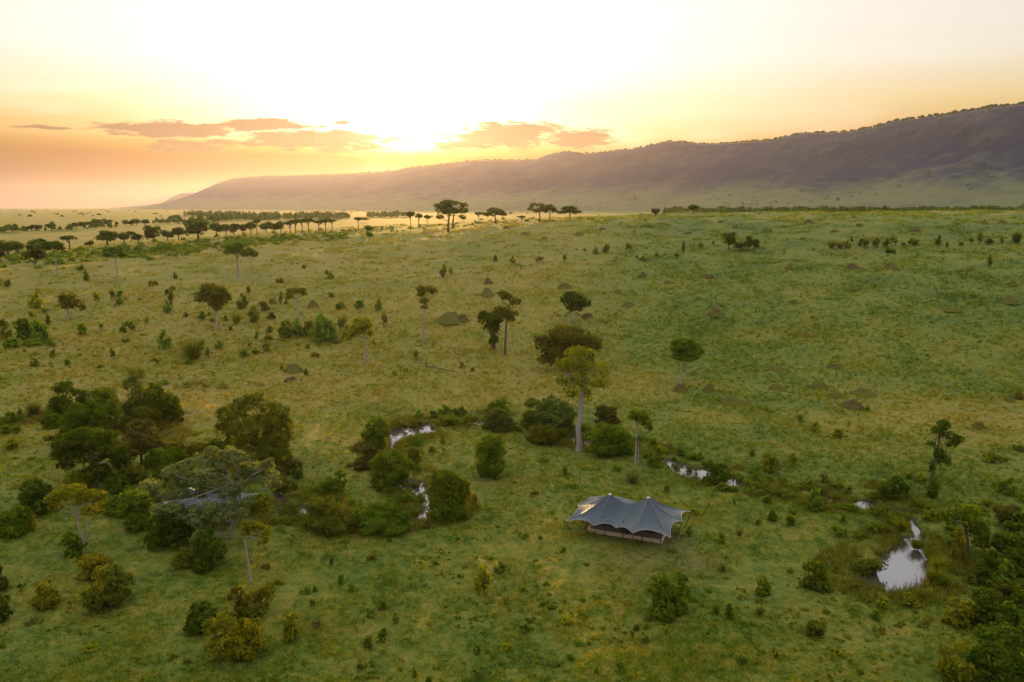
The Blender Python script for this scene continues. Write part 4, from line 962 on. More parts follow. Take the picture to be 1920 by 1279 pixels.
bank("bank_mound_bush", "dark grassy hummock bush jutting into the pond", (1626, 1058), [(1614, 1044, 18, 9), (1644, 1042, 16, 9), (1629, 1037, 16, 8)], 'ol', "the pond hummock", clump=.3)

# ------------------------------------------------------------------ right-hand thicket
R = "bushes of the right-hand thicket"
def thick(label, base, blobs, col, mark=None): return plant("thicket_bush", label, "bush", base, blobs, col, group=R, mark=mark)
thick("brown dry bush at the right edge behind the thicket", (1898, 985), [(1895, 955, 22, 14), (1915, 962, 16, 16), (1880, 968, 16, 12)], 'br')
thick("dark bush right of the leaning pond tree", (1885, 1040), [(1878, 1005, 24, 18), (1905, 1010, 22, 20), (1890, 1022, 26, 16)], 'dk', "the dark thicket")
thick("very dark bush at the right edge in the thicket's middle", (1908, 1075), [(1912, 1040, 24, 20), (1895, 1055, 20, 16)], 'dk')
thick("dark green bush at the thicket's left front", (1856, 1078), [(1858, 1040, 24, 18), (1840, 1060, 20, 15), (1868, 1060, 20, 14)], 'dk')
thick("olive bush sticking out of the dark thicket above the bright bush", (1880, 1125), [(1878, 1092, 18, 13), (1895, 1100, 18, 15), (1865, 1105, 12, 12)], 'ol')
thick("golden bush cut by the right edge above the corner", (1915, 1145), [(1913, 1110, 13, 16), (1918, 1130, 11, 14)], 'yg')
thick("bright yellow-green bush at the lower left of the thicket", (1795, 1168), [(1779, 1122, 14, 11), (1805, 1136, 20, 15), (1798, 1150, 20, 13)], 'yg', "the bright thicket bush")
thick("dark rounded bush behind the bright thicket bush", (1843, 1172), [(1838, 1118, 28, 17), (1855, 1138, 26, 18), (1838, 1150, 22, 14)], 'dk')
thick("dark bush at the right edge between bright bush and corner bush", (1900, 1185), [(1902, 1155, 18, 14), (1885, 1165, 16, 12)], 'dk')
thick("largest yellow-topped bush filling the lower right corner", (1862, 1276), [(1836, 1188, 24, 16), (1880, 1184, 26, 15), (1903, 1208, 24, 18), (1850, 1222, 38, 22), (1862, 1250, 46, 20), (1905, 1245, 20, 20)], 'dk', "the corner bush")
thick("golden lower bush left of the corner bush", (1790, 1274), [(1800, 1213, 16, 11), (1768, 1220, 15, 11), (1788, 1240, 26, 17), (1800, 1255, 22, 14)], 'yg')

# ------------------------------------------------------------------ far tree rows (x, base y, width, height, kind)
for x, b, wd, hh, kd in [(15, 478, 46, 31, 'bushy'), (34, 480, 22, 26, 'ball'), (2, 487, 16, 18, 'bushy'), (70, 470, 30, 22, 'ball'), (67, 498, 40, 40, 'bushy'), (131, 469, 28, 24, 'lolli'), (169, 465, 18, 14, 'bushy'),
                         (202, 461, 42, 26, 'bushy'), (233, 458, 24, 20, 'ball'), (247, 456, 15, 20, 'lolli'), (259, 457, 22, 17, 'bushy'), (288, 457, 30, 33, 'bushy'), (315, 453, 22, 20, 'ball'), (335, 452, 24, 25, 'ball'), (372, 450, 48, 37, 'bushy'),
                         (406, 444, 25, 25, 'ball'), (424, 443, 18, 22, 'ball'), (439, 441, 22, 22, 'bushy'), (455, 440, 18, 19, 'ball'), (471, 440, 19, 23, 'ball'), (482, 439, 15, 25, 'lolli'), (499, 438, 24, 21, 'ball'), (515, 437, 17, 17, 'bushy'), (527, 437, 19, 22, 'ball'),
                         (544, 437, 23, 22, 'lolli'), (554, 436, 19, 23, 'lolli'), (567, 435, 15, 23, 'lolli'), (579, 436, 22, 25, 'lolli'), (598, 434, 19, 19, 'lolli'), (611, 434, 18, 21, 'lolli'), (623, 432, 14, 19, 'lolli')]:
    far_tree(x, b, wd, hh, kd, 'dk', "row of dark trees along the left rise")
for x, b, wd, hh, kd, cc in [(672, 429, 15, 20, 'lolli', 'dk'), (690, 440, 18, 15, 'ball', 'gr'), (693, 449, 13, 14, 'ball', 'gr'), (770, 432, 15, 32, 'lolli', 'ol'), (785, 428, 14, 26, 'lolli', 'ol'), (801, 424, 12, 20, 'lolli', 'ol'), (898, 419, 14, 20, 'lolli', 'dk'),
                             (978, 417, 15, 13, 'flat', 'br'), (1229, 405, 16, 17, 'bushy', 'br'), (1300, 401, 20, 17, 'ball', 'dk'), (1366, 468, 25, 33, 'bushy', 'dk'), (1389, 470, 26, 20, 'bushy', 'dk'), (1403, 470, 15, 28, 'bushy', 'dk'), (1416, 470, 14, 22, 'bushy', 'dk')]:
    far_tree(x, b, wd, hh, kd, cc, "small trees along the skyline")
for x, b, wd, hh in [(8, 435, 20, 11), (24, 435, 12, 8), (48, 434, 12, 9), (60, 433, 18, 13), (73, 433, 15, 11), (97, 432, 20, 12), (128, 431, 12, 6), (143, 429, 16, 11), (157, 428, 17, 12), (171, 427, 15, 13), (186, 425, 18, 13), (203, 424, 18, 12), (219, 424, 7, 10), (236, 424, 13, 11), (248, 424, 15, 11), (256, 423, 15, 14), (272, 423, 18, 11)]:
    far_tree(x, b, wd, hh, 'bushy', 'dk', "line of trees across the far left plain")

# ------------------------------------------------------------------ shrubs (x, base y, width, height, kind, colour)
SHRUBS = """71 578 34 27 r yg;183 568 18 22 u yg;212 566 14 23 u ol;322 572 19 35 u ol;313 586 20 22 r gr;48 637 36 42 r dk;76 641 42 44 r gr;90 613 11 25 u dk;15 641 28 25 r gr;20 657 38 19 r gr;60 653 32 17 m gr;5 611 17 14 r dk;58 596 15 14 u gr;
157 631 22 24 r gr;190 618 11 15 u gr;232 623 15 13 r dk;248 616 14 13 r dk;236 609 17 10 m gr;236 641 11 9 m dk;100 649 12 11 m gr;64 685 19 15 r gr;128 684 15 12 r dk;212 674 12 22 u dk;188 693 11 9 m gr;310 652 28 31 r gr;360 673 44 46 w ol;378 656 17 21 r dk;390 669 15 21 u gr;410 653 18 15 r gr;
293 677 18 9 m gr;256 717 36 36 w ol;305 720 22 9 m gr;122 724 20 8 m gr;378 601 17 17 r gr;392 593 10 11 r gr;348 595 11 9 r gr;455 578 27 24 r ol;467 553 11 16 u dk;495 581 25 20 r ol;477 603 23 32 r ol;444 606 21 26 w yg;508 599 17 15 r dk;527 569 13 24 u dk;505 623 14 14 r gr;481 635 11 13 r gr;
512 568 15 12 r yg;424 601 11 12 r gr;538 635 36 33 r gr;559 632 32 28 r gr;579 633 26 32 r gr;601 644 46 58 r gr;614 640 38 40 r gr;642 622 24 32 u ol;468 652 12 14 u gr;458 669 22 17 r gr;482 664 14 10 m dk;497 650 16 14 m br;500 661 12 10 r gr;529 695 9 10 u dk;574 703 11 13 r dk;
711 582 19 20 r gr;673 577 22 17 r gr;722 612 17 27 u ol;832 521 24 24 u gr;845 517 11 13 u ol;780 678 12 22 u gr;754 674 7 8 u gr;740 706 11 11 r yg;752 713 11 8 m yg;761 699 8 8 m gr;887 697 13 13 r gr;911 703 14 8 m ol;702 648 6 14 u dk;640 578 16 9 m gr;620 556 16 10 r gr;
927 494 7 10 u dk;968 498 15 19 u ol;1010 491 20 10 u ol;1058 491 14 17 u ol;1098 473 7 12 u dk;1113 476 13 12 u ol;1131 477 22 18 u ol;1176 471 14 14 u ol;1192 487 10 10 u br;1206 485 12 10 u br;1226 482 8 9 u dk;1267 481 11 20 u dk;1283 481 9 22 u dk;1315 469 12 12 u ol;1340 462 8 9 u br;
1558 466 16 16 u ol;1572 466 12 13 u br;1590 467 14 17 u ol;1601 460 9 20 u dk;1611 466 15 18 u ol;1624 467 12 16 u br;1636 465 12 22 u dk;1648 465 14 16 u ol;1660 464 13 18 u dk;1667 463 9 24 u dk;1680 464 15 16 u ol;1695 464 14 13 u br;1710 463 13 18 u ol;1720 463 12 16 u ol;
1759 461 10 14 u br;1775 462 12 10 u br;1796 462 9 12 u ol;1818 461 12 13 u br;1838 460 14 20 u ol;1849 460 12 19 u ol;1860 459 16 14 u br;1880 458 13 16 u ol;1898 457 14 17 u dk;1912 456 14 20 u dk;1855 500 14 26 u ol;1770 475 9 8 u br;1662 477 9 12 u dk;1672 476 12 9 m dk;
1500 792 13 16 r gr;1623 774 20 12 m dk;1529 811 24 15 r yg;1570 823 22 20 r yg;1411 853 14 16 r gr;1486 868 16 17 r yg;1908 746 24 16 r au;1860 866 22 24 r yg;1878 864 20 12 m ol;1906 845 28 10 m dk;1892 928 42 27 r gr;1915 942 16 20 r yg;1439 945 24 23 r gr;1524 957 32 42 r gr;
1447 976 23 19 r dk;1483 985 21 20 r dk;1352 1016 19 22 r yg;1386 1005 15 18 w gy;1293 1004 13 17 r gr;1420 981 16 12 r ol;1582 976 15 24 r gr;1577 997 32 22 m gr;1262 1035 17 13 m gr;1355 1071 17 20 w gy;1342 1154 16 24 w gr;1368 1161 19 36 r gr;1425 1154 22 25 w gy;1420 1126 16 13 m ol;1550 1147 17 13 m gr;
1297 1127 16 10 m gr;1211 1176 17 14 r yg;1250 1194 11 11 r gr;1567 1066 17 17 r ol;1327 1109 11 8 m gr;1306 963 32 13 m yg;1376 946 11 14 u gr;1250 923 15 19 u gr;1515 913 26 20 m ol;1411 913 30 24 m ol;1464 926 28 19 m ol;1545 900 22 16 r ol;1187 908 32 30 w gy;1488 962 13 10 m ol;
637 1091 17 21 r gr;660 1109 15 14 r gr;731 1014 9 10 m dk;697 1050 19 14 m ol;650 1016 14 9 m gr;694 1160 24 20 r gr;718 1144 20 19 r gr;742 1166 15 18 r gr;687 1211 25 24 r ol;718 1201 25 30 r gr;903 1114 34 50 r yg;937 1074 29 19 r gr;863 1083 13 13 m gr;892 1164 15 12 r gr;895 1228 17 21 r gr;
980 1108 16 12 m gr;993 1166 17 11 m dk;1027 1098 15 10 m gr;1055 1036 15 12 r gr;1036 1144 15 11 m dk;1067 1168 24 15 m yg;1092 1124 13 12 m gr;983 1009 17 12 m gr;1013 1011 9 9 m dk;920 1046 15 10 m gr;947 1133 17 12 m ol;1017 1134 22 11 m gr;950 1216 22 12 m yg;987 1181 24 12 m dk;
1067 1235 16 10 m dk;1083 1209 17 10 m gr;777 1268 15 18 r gr;803 1280 14 16 r dk;678 1248 18 15 m dk;1118 1264 11 14 r gr;1163 1251 12 9 m gr;1193 1181 15 14 r dk;1210 1206 22 21 r ol;1186 1194 11 15 u ol;1059 894 13 17 u ol;1022 866 16 14 m ol;1159 883 16 17 m gr;1072 914 22 13 m gr;
831 829 13 14 r gr;809 847 14 14 r ol;832 849 9 12 u gr;845 788 30 20 m ol;874 787 36 24 m ol;778 788 32 19 m ol;745 790 26 16 m ol;20 791 32 28 r gr;38 785 20 21 r gr;12 813 22 19 r gr;32 806 20 14 r gr;22 841 28 17 r yg;94 784 30 25 r gr;65 777 32 33 w br;98 824 26 15 m ol;118 797 22 16 r yg;
82 881 11 10 m gr;60 861 16 8 m gr;561 896 24 30 r dk;1402 900 14 12 m ol;590 1108 12 12 r dk;622 1060 14 18 u br;500 1068 14 14 m br;520 1092 26 16 m yg;575 1108 18 14 m gr;586 1140 14 16 u dk;350 1245 16 14 m br;325 1233 12 10 m gr;590 1180 22 12 m br;620 1228 18 9 m yg;140 1248 18 10 m gr;168 1226 30 12 m yg;
40 1098 14 11 m dk;60 1170 26 14 m br;1485 1068 14 9 m gr;1390 1245 22 16 m dk;1455 1238 12 12 r dk;1450 1225 9 10 u br;1430 1222 14 8 m gr;1275 1240 14 8 m gr;1170 1215 10 10 m dk;1640 1158 22 22 r gr;1652 1180 20 12 m ol;1735 1176 18 22 u yg;1690 1170 20 11 m ol;1570 1230 26 12 m yg;1610 1262 16 8 m dk;
1655 1134 28 20 r yg;1705 1130 38 22 r yg;1730 1115 30 20 w ol;1752 1082 40 34 w ol;1760 1055 36 30 w yg;1745 1030 32 26 w ol;1720 1012 30 24 w ol;1690 985 34 28 w yg;1660 990 30 22 w ol;1700 965 26 18 w ol;1630 992 26 18 r gr;1615 1000 22 14 m gr;1665 962 24 14 m ol;1725 945 26 20 w ol;1600 930 26 16 w ol;
1565 925 24 14 w ol;1640 925 22 16 w yg;1598 1098 22 16 m ol;1625 1124 20 12 m ol;1770 1090 30 24 w gr;1825 1085 26 20 r ol;1478 930 18 12 m ol;1545 930 16 12 r gr;1705 898 18 16 r yg;1725 905 20 18 r yg;1640 905 20 12 m ol;1850 1000 20 16 r yg;1870 960 22 18 w br;1850 950 20 16 w ol;
648 905 10 10 m gr;655 870 16 12 m ol;780 905 14 12 m ol;790 935 18 20 r ol;780 960 20 18 w ol;890 940 16 18 r au;660 985 26 20 w br;575 985 22 20 w br;545 975 18 16 m ol;870 960 16 14 w br;990 820 18 12 m ol;1085 815 16 12 m gr;960 790 16 10 m br;915 770 18 12 m br;1215 850 18 12 m br;1265 860 14 12 r ol;1270 872 12 10 m gr;
1295 875 18 12 m br;1310 860 20 14 m ol;1390 895 18 14 m ol;1250 838 18 10 m br;1330 1190 10 9 m gr;1100 1060 12 8 m gr;830 1040 10 7 m gr;860 1010 12 7 m gr;815 1060 12 8 m dk;1120 1120 14 10 m gr;1140 1165 12 9 m yg;1005 1050 12 8 m gr;1035 960 12 9 m gr;1000 925 14 9 m ol;965 905 12 8 m gr"""
for rec in SHRUBS.replace("\n", "").split(";"):
    a = rec.split()
    j = random.Random(rec)
    if float(a[1]) < 500 and a[4] == 'u': a[4] = j.choice('uuurw'); a[0] = float(a[0]) + j.uniform(-6, 6); a[1] = float(a[1]) + j.uniform(-3, 3); a[2] = float(a[2]) * j.uniform(.8, 1.6); a[3] = float(a[3]) * j.uniform(.55, 1.3)
    shrub(float(a[0]), float(a[1]), float(a[2]), float(a[3]), a[4], a[5])
# rank growth along both banks of the right-hand river and in the thicket at the right edge
jr = random.Random(5)
def to_px(P):
    z = P[1] * math.cos(PITCH) - (P[2] - CAM_H) * math.sin(PITCH); v = -(P[1] * math.sin(PITCH) + (P[2] - CAM_H) * math.cos(PITCH))
    return 960 + P[0] / z * FPX, 639.5 + v / z * FPX
for k in range(0, len(RIVER) - 1, 2):
    px, py = to_px((RIVER[k][0], RIVER[k][1], 0))
    if py > 1010 or px < 520 or RIVER[k][2] > 1.0: continue
    for sd in (-1, 1):
        q = RIVER[k + 1][:2] - RIVER[k][:2]; q = np.array([-q[1], q[0]]) / (np.linalg.norm(q) + 1e-6)
        P = RIVER[k][:2] + q * sd * (RIVER[k][2] + jr.uniform(1.6, 4.0))
        ax, ay = to_px((P[0], P[1], 0))
        shrub(ax, ay, jr.uniform(16, 34), jr.uniform(9, 19), jr.choice('rrmwm'), jr.choice(['gr', 'dk', 'gr', 'ol']))
for k in range(30):
    ay = jr.uniform(985, 1275); ax = jr.uniform(1905 - (ay - 985) * .30, 1935)
    shrub(ax, ay, jr.uniform(34, 58), jr.uniform(28, 46), 'r', jr.choice(['dk', 'dk', 'dk', 'gr']))

for k in range(34):        # more of the scrub dotted over the left slope
    ay = jr.uniform(500, 690); ax = jr.uniform(0, 700 - (ay - 500) * .6)
    sz = jr.uniform(8, 17); shrub(ax, ay, sz, sz * jr.uniform(.7, 1.1), jr.choice('rrrum'), jr.choice(['gr', 'dk', 'gr', 'ol']))

# ------------------------------------------------------------------ termite mounds (x, base y, width, height)
mound(1275, 734, 26, 15, "dark termite mound under the round-headed tree"); 
mound(842, 602, 40, 18, "tall left peak of the double termite mound"); mound(866, 602, 22, 15, "small right peak of the double termite mound")
for a in [(549, 695, 32, 13), (546, 714, 20, 8), (867, 688, 12, 8), (913, 556, 24, 11), (1060, 538, 24, 11), (1180, 573, 20, 8), (915, 531, 16, 9), (1160, 549, 15, 6), (1133, 551, 9, 5), (1101, 593, 18, 8), (1480, 506, 13, 6), (1670, 503, 25, 9), (1330, 522, 20, 8), (1820, 509, 20, 7),
          (1597, 502, 22, 7), (1597, 542, 20, 6), (1897, 536, 22, 8), (1341, 588, 26, 12), (1893, 571, 26, 10), (1488, 569, 20, 6), (1785, 580, 32, 6), (1507, 629, 22, 6), (1532, 613, 15, 6), (1330, 732, 24, 14), (1457, 730, 28, 11), (1536, 728, 27, 13), (1615, 738, 44, 10), (1373, 757, 44, 10), (1450, 693, 36, 8),
          (1835, 804, 17, 13), (1893, 752, 22, 10), (1205, 518, 16, 6), (1255, 530, 18, 6), (1420, 545, 14, 5), (1085, 440, 16, 5), (1130, 430, 16, 4), (1215, 425, 14, 5), (1290, 437, 14, 4), (1380, 428, 16, 5), (1515, 417, 16, 5), (1612, 424, 14, 5), (1715, 432, 16, 5), (1790, 420, 14, 4), (1880, 418, 16, 5), (1600, 410, 14, 4), (1440, 432, 14, 4), (1845, 418, 14, 5), (1350, 418, 12, 4), (1470, 425, 12, 4), (1565, 435, 12, 4),
          (630, 640, 16, 9), (588, 575, 22, 12), (640, 572, 14, 8), (1565, 690, 20, 6), (1600, 765, 46, 12), (1300, 700, 20, 5), (1570, 745, 30, 7), (985, 440, 16, 5), (1020, 447, 14, 4), (950, 430, 14, 4)]:
    mound(*a)

# fallen trunks on the left slope
def log(px0, py0, px1, py1, r, label, stump=None):
    a, d = at(px0, py0); b, _ = at(px1, py1); rng = np.random.default_rng(int(px0))
    root = obj("fallen_log", None, label=label, category="log"); root.location = a
    rel = b - a
    obj("trunk", tubes("log_trunk", [(bend((0, 0, r * .6), (rel[0], rel[1], rel[2] + r * .6), 7, rng, .03), np.linspace(r, r * .4, 7))], bark_dark), parent=root)
    if stump: obj("snag", tubes("log_snag", [(np.array([(0, 0, -.2), (.05, 0, stump * .6), (0, .05, stump)]), np.array([r * 1.1, r * .9, r * .5]))], bark_dark), parent=root)
log(799, 688, 863, 699, .13, "fallen trunk with a short upright snag on the left slope", 1.3)
log(853, 664, 885, 672, .09, "smaller fallen pole with a thin upright snag behind it", 1.9)
# ------------------------------------------------------------------ labels for the scattered things
from collections import defaultdict
groups = defaultdict(list)
for o, what, x, y in PEND:
    best = min(LAND, key=lambda L: math.hypot((L[1] - x), (L[2] - y) * .6))
    dx, dy = x - best[1], (y - best[2]) * .6
    rel = ("right of" if dx > 0 else "left of") if abs(dx) > abs(dy) else ("behind" if dy > 0 else "in front of")
    groups[(what, rel, best[0])].append((math.hypot(dx, dy), o))
ORD = ["nearest"] + [w_ + " nearest" for w_ in "second third fourth fifth sixth seventh eighth ninth tenth eleventh twelfth thirteenth fourteenth fifteenth sixteenth seventeenth eighteenth nineteenth twentieth".split()]
for (what, rel, land), lst in groups.items():
    lst.sort(key=lambda q: q[0])
    for k, (dd, o) in enumerate(lst):
        if len(lst) == 1: o["label"] = f"{what} {rel} {land}"
        elif k == len(lst) - 1: o["label"] = f"farthest {what} {rel} {land}"
        else: o["label"] = f"{ORD[min(k, 19)]} {what} {rel} {land}"

# ------------------------------------------------------------------ uncountable ground cover
grass_mat, t, out = new_mat("grass_blades")
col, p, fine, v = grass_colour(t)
ta = t.new('ShaderNodeAttribute'); ta.attribute_name = "tint"
gc = t.mix(ta.outputs['Fac'], t.mix(1.0, col, (.85, .95, .9), 'MULTIPLY'), t.mix(1.0, col, (2.1, 1.9, 1.3), 'MULTIPLY'))
df = t.new('ShaderNodeBsdfDiffuse'); t.put(df.inputs[0], gc)
tl = t.new('ShaderNodeBsdfTranslucent'); t.put(tl.inputs[0], t.mix(1.0, gc, (1.3, 1.4, .4), 'MULTIPLY'))
mx = t.new('ShaderNodeMixShader'); mx.inputs[0].default_value = 0.45
t.l.new(df.outputs[0], mx.inputs[1]); t.l.new(tl.outputs[0], mx.inputs[2]); t.l.new(mx.outputs[0], out.inputs[0])
rng = np.random.default_rng(99)
def scatter(n, r0, r1, power, half=40.0):
    u = rng.uniform(size=n); k = 2 - power
    r = (r0 ** k + u * (r1 ** k - r0 ** k)) ** (1 / k)
    a = np.radians(rng.uniform(-half, half, n))
    return r * np.sin(a), r * np.cos(a)
x, y = scatter(150000, 50, 300, 2.6)
clumpy = fbm(x / 5.5, y / 5.5, 21, 3) + .8 * vnoise(x / 1.6, y / 1.6, 121) + rng.uniform(-.5, .5, len(x))
keep = (clumpy > -.18) & (river_d(x, y) > .6) & ~((np.abs(x - 13.4) < 4) & (np.abs(y - 87.4) < 2.5))
x, y, clumpy = x[keep], y[keep], clumpy[keep]
nb = 5
X = np.repeat(x, nb) + rng.normal(size=len(x) * nb) * .16; Y = np.repeat(y, nb) + rng.normal(size=len(x) * nb) * .16
r = np.hypot(X, Y); Z = np.repeat(h_ground(x, y), nb)
n = len(X); sc = np.clip(r / 100, .8, 2.0)
Hh = rng.uniform(.14, .42, n) * sc * np.repeat(np.clip(.8 + .5 * clumpy, .6, 1.5), nb)
lean = np.zeros((n, 3)); lean[:, :2] = rng.normal(size=(n, 2)) * (Hh * .55)[:, None]
me = blade_mesh(np.stack([X, Y, Z - .04], 1), Hh, rng.uniform(.07, .17, n) * sc, lean, np.clip(np.repeat(rng.uniform(0, .7, len(x)), nb) + rng.uniform(0, .3, n), 0, 1), rng, "grass", grass_mat)
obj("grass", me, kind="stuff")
x, y = scatter(70000, 190, 520, 2.05)
cl2 = fbm(x / 9, y / 9, 151, 3) + .6 * vnoise(x / 2.5, y / 2.5, 153)
keep = cl2 > .08; x, y = x[keep], y[keep]; nb = 4; n = len(x) * nb
X = np.repeat(x, nb) + rng.normal(size=n) * .6; Y = np.repeat(y, nb) + rng.normal(size=n) * .6; Z = np.repeat(h_ground(x, y), nb)
sc = np.clip(np.hypot(X, Y) / 250, .8, 1.7); Hh = rng.uniform(.2, .55, n) * sc
lean = np.zeros((n, 3)); lean[:, :2] = rng.normal(size=(n, 2)) * (Hh * .8)[:, None]
me = blade_mesh(np.stack([X, Y, Z - .1], 1), Hh, rng.uniform(.25, .6, n) * sc, lean, np.clip(np.repeat(rng.uniform(0, .7, len(x)), nb) + rng.uniform(0, .3, n), 0, 1), rng, "far_grass", grass_mat)
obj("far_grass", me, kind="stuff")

# small weeds and forbs
x, y = scatter(6000, 50, 230, 2.4)
keep = (vnoise(x / 14, y / 14, 131) + .6 * vnoise(x / 4, y / 4, 133) > .02) & (river_d(x, y) > .3); x, y = x[keep], y[keep]
z = h_ground(x, y); nl = 9; n = len(x)
rr = rng.uniform(.16, .42, n) * np.clip(np.hypot(x, y) / 130, .8, 1.7)
c = np.stack([x, y, z], 1)
P = np.repeat(c, nl, 0) + unit(rng, n * nl) * np.repeat(rr, nl)[:, None] * np.array([1, 1, .45]) * rng.uniform(.4, 1, (n * nl, 1)); P[:, 2] = np.maximum(P[:, 2], np.repeat(z, nl)) + .05
nn = unit(rng, n * nl); tv = np.cross(nn, unit(rng, n * nl)); tv /= np.linalg.norm(tv, axis=1)[:, None] + 1e-9; bv = np.cross(nn, tv)
s = np.repeat(rr, nl) * rng.uniform(.35, .6, n * nl)
Q = np.stack([P - tv * s[:, None], P - bv * s[:, None] * .7, P + tv * s[:, None], P + bv * s[:, None] * .7], 1)
fo = obj("weeds", leaf_mesh("weeds", Q, np.repeat(rng.uniform(0, .8, n), nl) + rng.uniform(0, .2, n * nl)), kind="stuff"); fo.color = (.10, .105, .010, 1)

# reeds and rank grass on the river banks
xs, ys = rng.uniform(-120, 75, 160000), rng.uniform(62, 175, 160000)
d = river_d(xs, ys)
keep = (d > -.1) & (d < 4.2) & (vnoise(xs / 5, ys / 5, 141) + .7 * vnoise(xs / 1.5, ys / 1.5, 142) > .0 - .18 * (ys < 100)); xs, ys, d = xs[keep], ys[keep], d[keep]
nb = 5; n = len(xs) * nb
X = np.repeat(xs, nb) + rng.normal(size=n) * .22; Y = np.repeat(ys, nb) + rng.normal(size=n) * .22
Z = np.repeat(h_ground(xs, ys), nb); Hh = rng.uniform(.4, 1.15, n) * np.repeat(rng.uniform(.5, 1.25, len(xs)), nb)
lean = np.zeros((n, 3)); lean[:, :2] = rng.normal(size=(n, 2)) * (Hh * .4)[:, None]
me = blade_mesh(np.stack([X, Y, Z - .1], 1), Hh, rng.uniform(.06, .13, n), lean, np.clip(np.repeat(rng.uniform(0, .8, len(xs)), nb) + rng.uniform(0, .2, n), 0, 1), rng, "reeds", fol_mat)
ro = obj("reeds", me, kind="stuff"); ro.color = (.115, .112, .018, 1)

# scrub under the tree row on the left rise
def clusters(name, pts, nl, col):
    pts = np.array(pts); n = len(pts); rr = pts[:, 3]
    u = unit(rng, n * nl); u[:, 2] = np.abs(u[:, 2])
    P = np.repeat(pts[:, :3], nl, 0) + u * (np.repeat(rr, nl) * rng.uniform(.5, 1, n * nl))[:, None] * np.array([1, 1, 1.0])
    nn = u + rng.normal(size=u.shape) * .4; nn /= np.linalg.norm(nn, axis=1)[:, None]
    tv = np.cross(nn, unit(rng, n * nl)); tv /= np.linalg.norm(tv, axis=1)[:, None] + 1e-9; bv = np.cross(nn, tv)
    s = (np.repeat(rr, nl) * rng.uniform(.22, .42, n * nl))[:, None]
    Q = np.stack([P - tv * s, P - bv * s * .7, P + tv * s, P + bv * s * .7], 1)
    o = obj(name, leaf_mesh(name, Q, np.clip(np.repeat(rng.uniform(0, .7, n), nl) + rng.uniform(0, .3, n * nl), 0, 1)), kind="stuff"); o.color = (*COLS[col], 1)
pts = []
def scrub(x0, x1, ya, yb, sp, n, r0, r1):
    for k in range(n):
        q = rng.uniform(); px = x0 + (x1 - x0) * q; py = ya + (yb - ya) * q + rng.normal() * sp
        P, dep = at(px, py); pts.append((P[0], P[1], P[2] - .2, rng.uniform(r0, r1)))
scrub(-20, 240, 490, 474, 7, 170, .9, 2.2); scrub(230, 460, 474, 456, 7, 230, .9, 2.3); scrub(440, 650, 456, 440, 5, 170, .8, 1.9); scrub(640, 900, 432, 420, 2.5, 60, .6, 1.4); scrub(900, 1120, 416, 412, 1.5, 50, .6, 1.3)
clusters("understorey_scrub", pts, 34, 'gr')
pts = []
scrub(0, 640, 560, 520, 40, 150, .35, .9); scrub(0, 640, 640, 610, 30, 140, .3, .75); scrub(500, 1100, 500, 480, 16, 120, .4, 1.0); scrub(1000, 1920, 480, 470, 8, 110, .4, 1.0); scrub(1250, 1920, 800, 820, 50, 90, .3, .6)
clusters("dry_scrub", pts, 14, 'ol')

# far woodland: crowns too distant to tell apart
def lumps(name, C, S, col):
    n = len(C)
    base = np.array([(1, 0, 0), (.3, .95, 0), (-.8, .6, 0), (-.8, -.6, 0), (.3, -.95, 0), (.5, .2, .8), (-.4, .35, .85), (-.1, -.5, .9)], float)
    fc = np.array([(0, 1, 5), (1, 6, 5), (1, 2, 6), (2, 3, 6), (3, 7, 6), (3, 4, 7), (4, 0, 7), (0, 5, 7), (5, 6, 7)])
    a = rng.uniform(0, 6.28, n); ca, sa = np.cos(a)[:, None], np.sin(a)[:, None]
    B = base[None] * (1 + rng.uniform(-.3, .3, (n, 8, 1)))
    V = np.stack([B[:, :, 0] * ca - B[:, :, 1] * sa, B[:, :, 0] * sa + B[:, :, 1] * ca, B[:, :, 2]], -1) * S[:, None, :] + C[:, None, :]
    me = mesh_np(name, V.reshape(-1, 3), (fc[None] + 8 * np.arange(n)[:, None, None]).reshape(-1, 3))
    at = me.attributes.new("tint", 'FLOAT', 'FACE'); at.data.foreach_set("value", rng.uniform(0, 1, n * 9).astype(np.float32))
    me.materials.append(fol_mat)
    o = obj(name, me, kind="stuff"); o.color = (*COLS[col], 1); return o
C, S = [], []
def belt(pts, n, spread, h0, h1):
    pts = np.array(pts, float)
    for k in range(n):
        q = rng.uniform(); px = np.interp(q, np.linspace(0, 1, len(pts)), pts[:, 0]); py = np.interp(q, np.linspace(0, 1, len(pts)), pts[:, 1])
        P, dep = at(px, py + rng.normal() * spread)
        hh = rng.uniform(h0 * .45, h1 * 1.2); C.append((P[0], P[1], P[2] + hh * .25)); S.append((hh * rng.uniform(.35, .6), hh * rng.uniform(.35, .6), hh * .75))
belt([(286, 421), (372, 417), (440, 414), (520, 411)], 110, .8, 5, 8)
belt([(345, 404), (430, 405), (520, 409), (655, 409)], 260, 1.6, 6, 9)
belt([(400, 413), (500, 412), (650, 411)], 130, 1.2, 5, 9)
belt([(570, 408), (652, 408)], 60, .8, 6, 9)
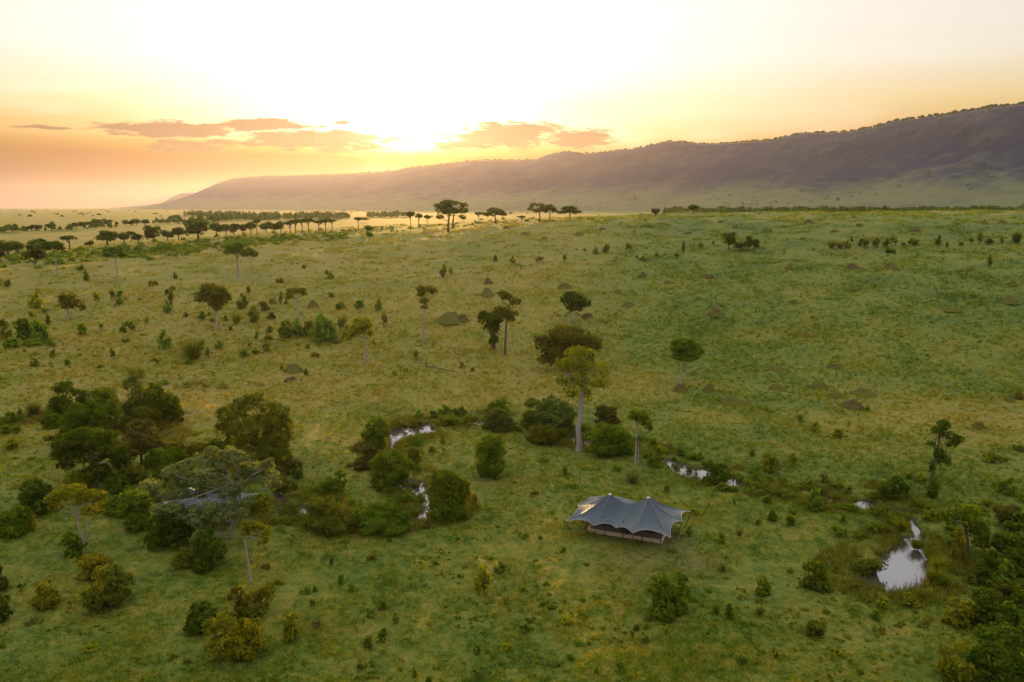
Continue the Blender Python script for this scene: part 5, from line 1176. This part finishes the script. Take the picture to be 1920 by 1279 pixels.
belt([(690, 408), (770, 407)], 90, .7, 6, 9)
belt([(-80, 438), (0, 436), (130, 432), (230, 426)], 60, .7, 3, 5)
for k in range(380):       # hedge of trees beyond the right-hand crest
    px = rng.uniform(1245, 2050); dep = rng.uniform(760, 900); d = ray(px, 395) * dep
    z = hg1(d[0], d[1]); top = CAM_H + dep / FPX * (-3.5 + 2.2 * (px - 1245) / 675 + rng.uniform(-4.0, 2.5)) * 1.0
    hh = max(1.5, top - z); C.append((d[0], d[1], z + hh * .3)); S.append((hh * rng.uniform(.5, .8), hh * rng.uniform(.5, .8), hh * .78))
lumps("distant_woodland", np.array(C), np.array(S), 'dk')
C, S = [], []
for k in range(420):       # scattered trees on the plain and the apron of the escarpment
    i, j = rng.integers(0, NU - 1), rng.integers(16 + 22, NV - 1)
    hh = rng.uniform(4, 9); C.append((EX[i, j], EY[i, j], EZ[i, j] + hh * .3)); S.append((hh * .8, hh * .8, hh * .5))
for k in range(160):
    a = math.radians(rng.uniform(-36, 2)); r_ = rng.uniform(900, 5200); px_, py_ = r_ * math.sin(a), r_ * math.cos(a)
    hh = rng.uniform(4, 8); C.append((px_, py_, hg1(px_, py_) + hh * .3)); S.append((hh * .7, hh * .7, hh * .5))
lumps("distant_trees", np.array(C), np.array(S), 'dk')
C, S = [], []
for k in range(3200):      # scrub on the escarpment face and along its rim
    i = rng.integers(0, NU - 1); j = int(np.clip(16 + abs(rng.normal()) * 9, 16, NV - 24)) if k % 5 == 0 else 16
    f = rng.uniform(); hh = rng.uniform(3.0, 8.0) * (1.0 if j > 16 else rng.choice([.6, 1.0, 1.5]))
    q = EX[i, j] + (EX[i + 1, j] - EX[i, j]) * f, EY[i, j] + (EY[i + 1, j] - EY[i, j]) * f, EZ[i, j] + (EZ[i + 1, j] - EZ[i, j]) * f
    C.append((q[0], q[1], q[2] + hh * .2)); S.append((hh * rng.uniform(.6, 1.3), hh * rng.uniform(.6, 1.3), hh * .8))
lumps("hillside_scrub", np.array(C), np.array(S), 'dk')
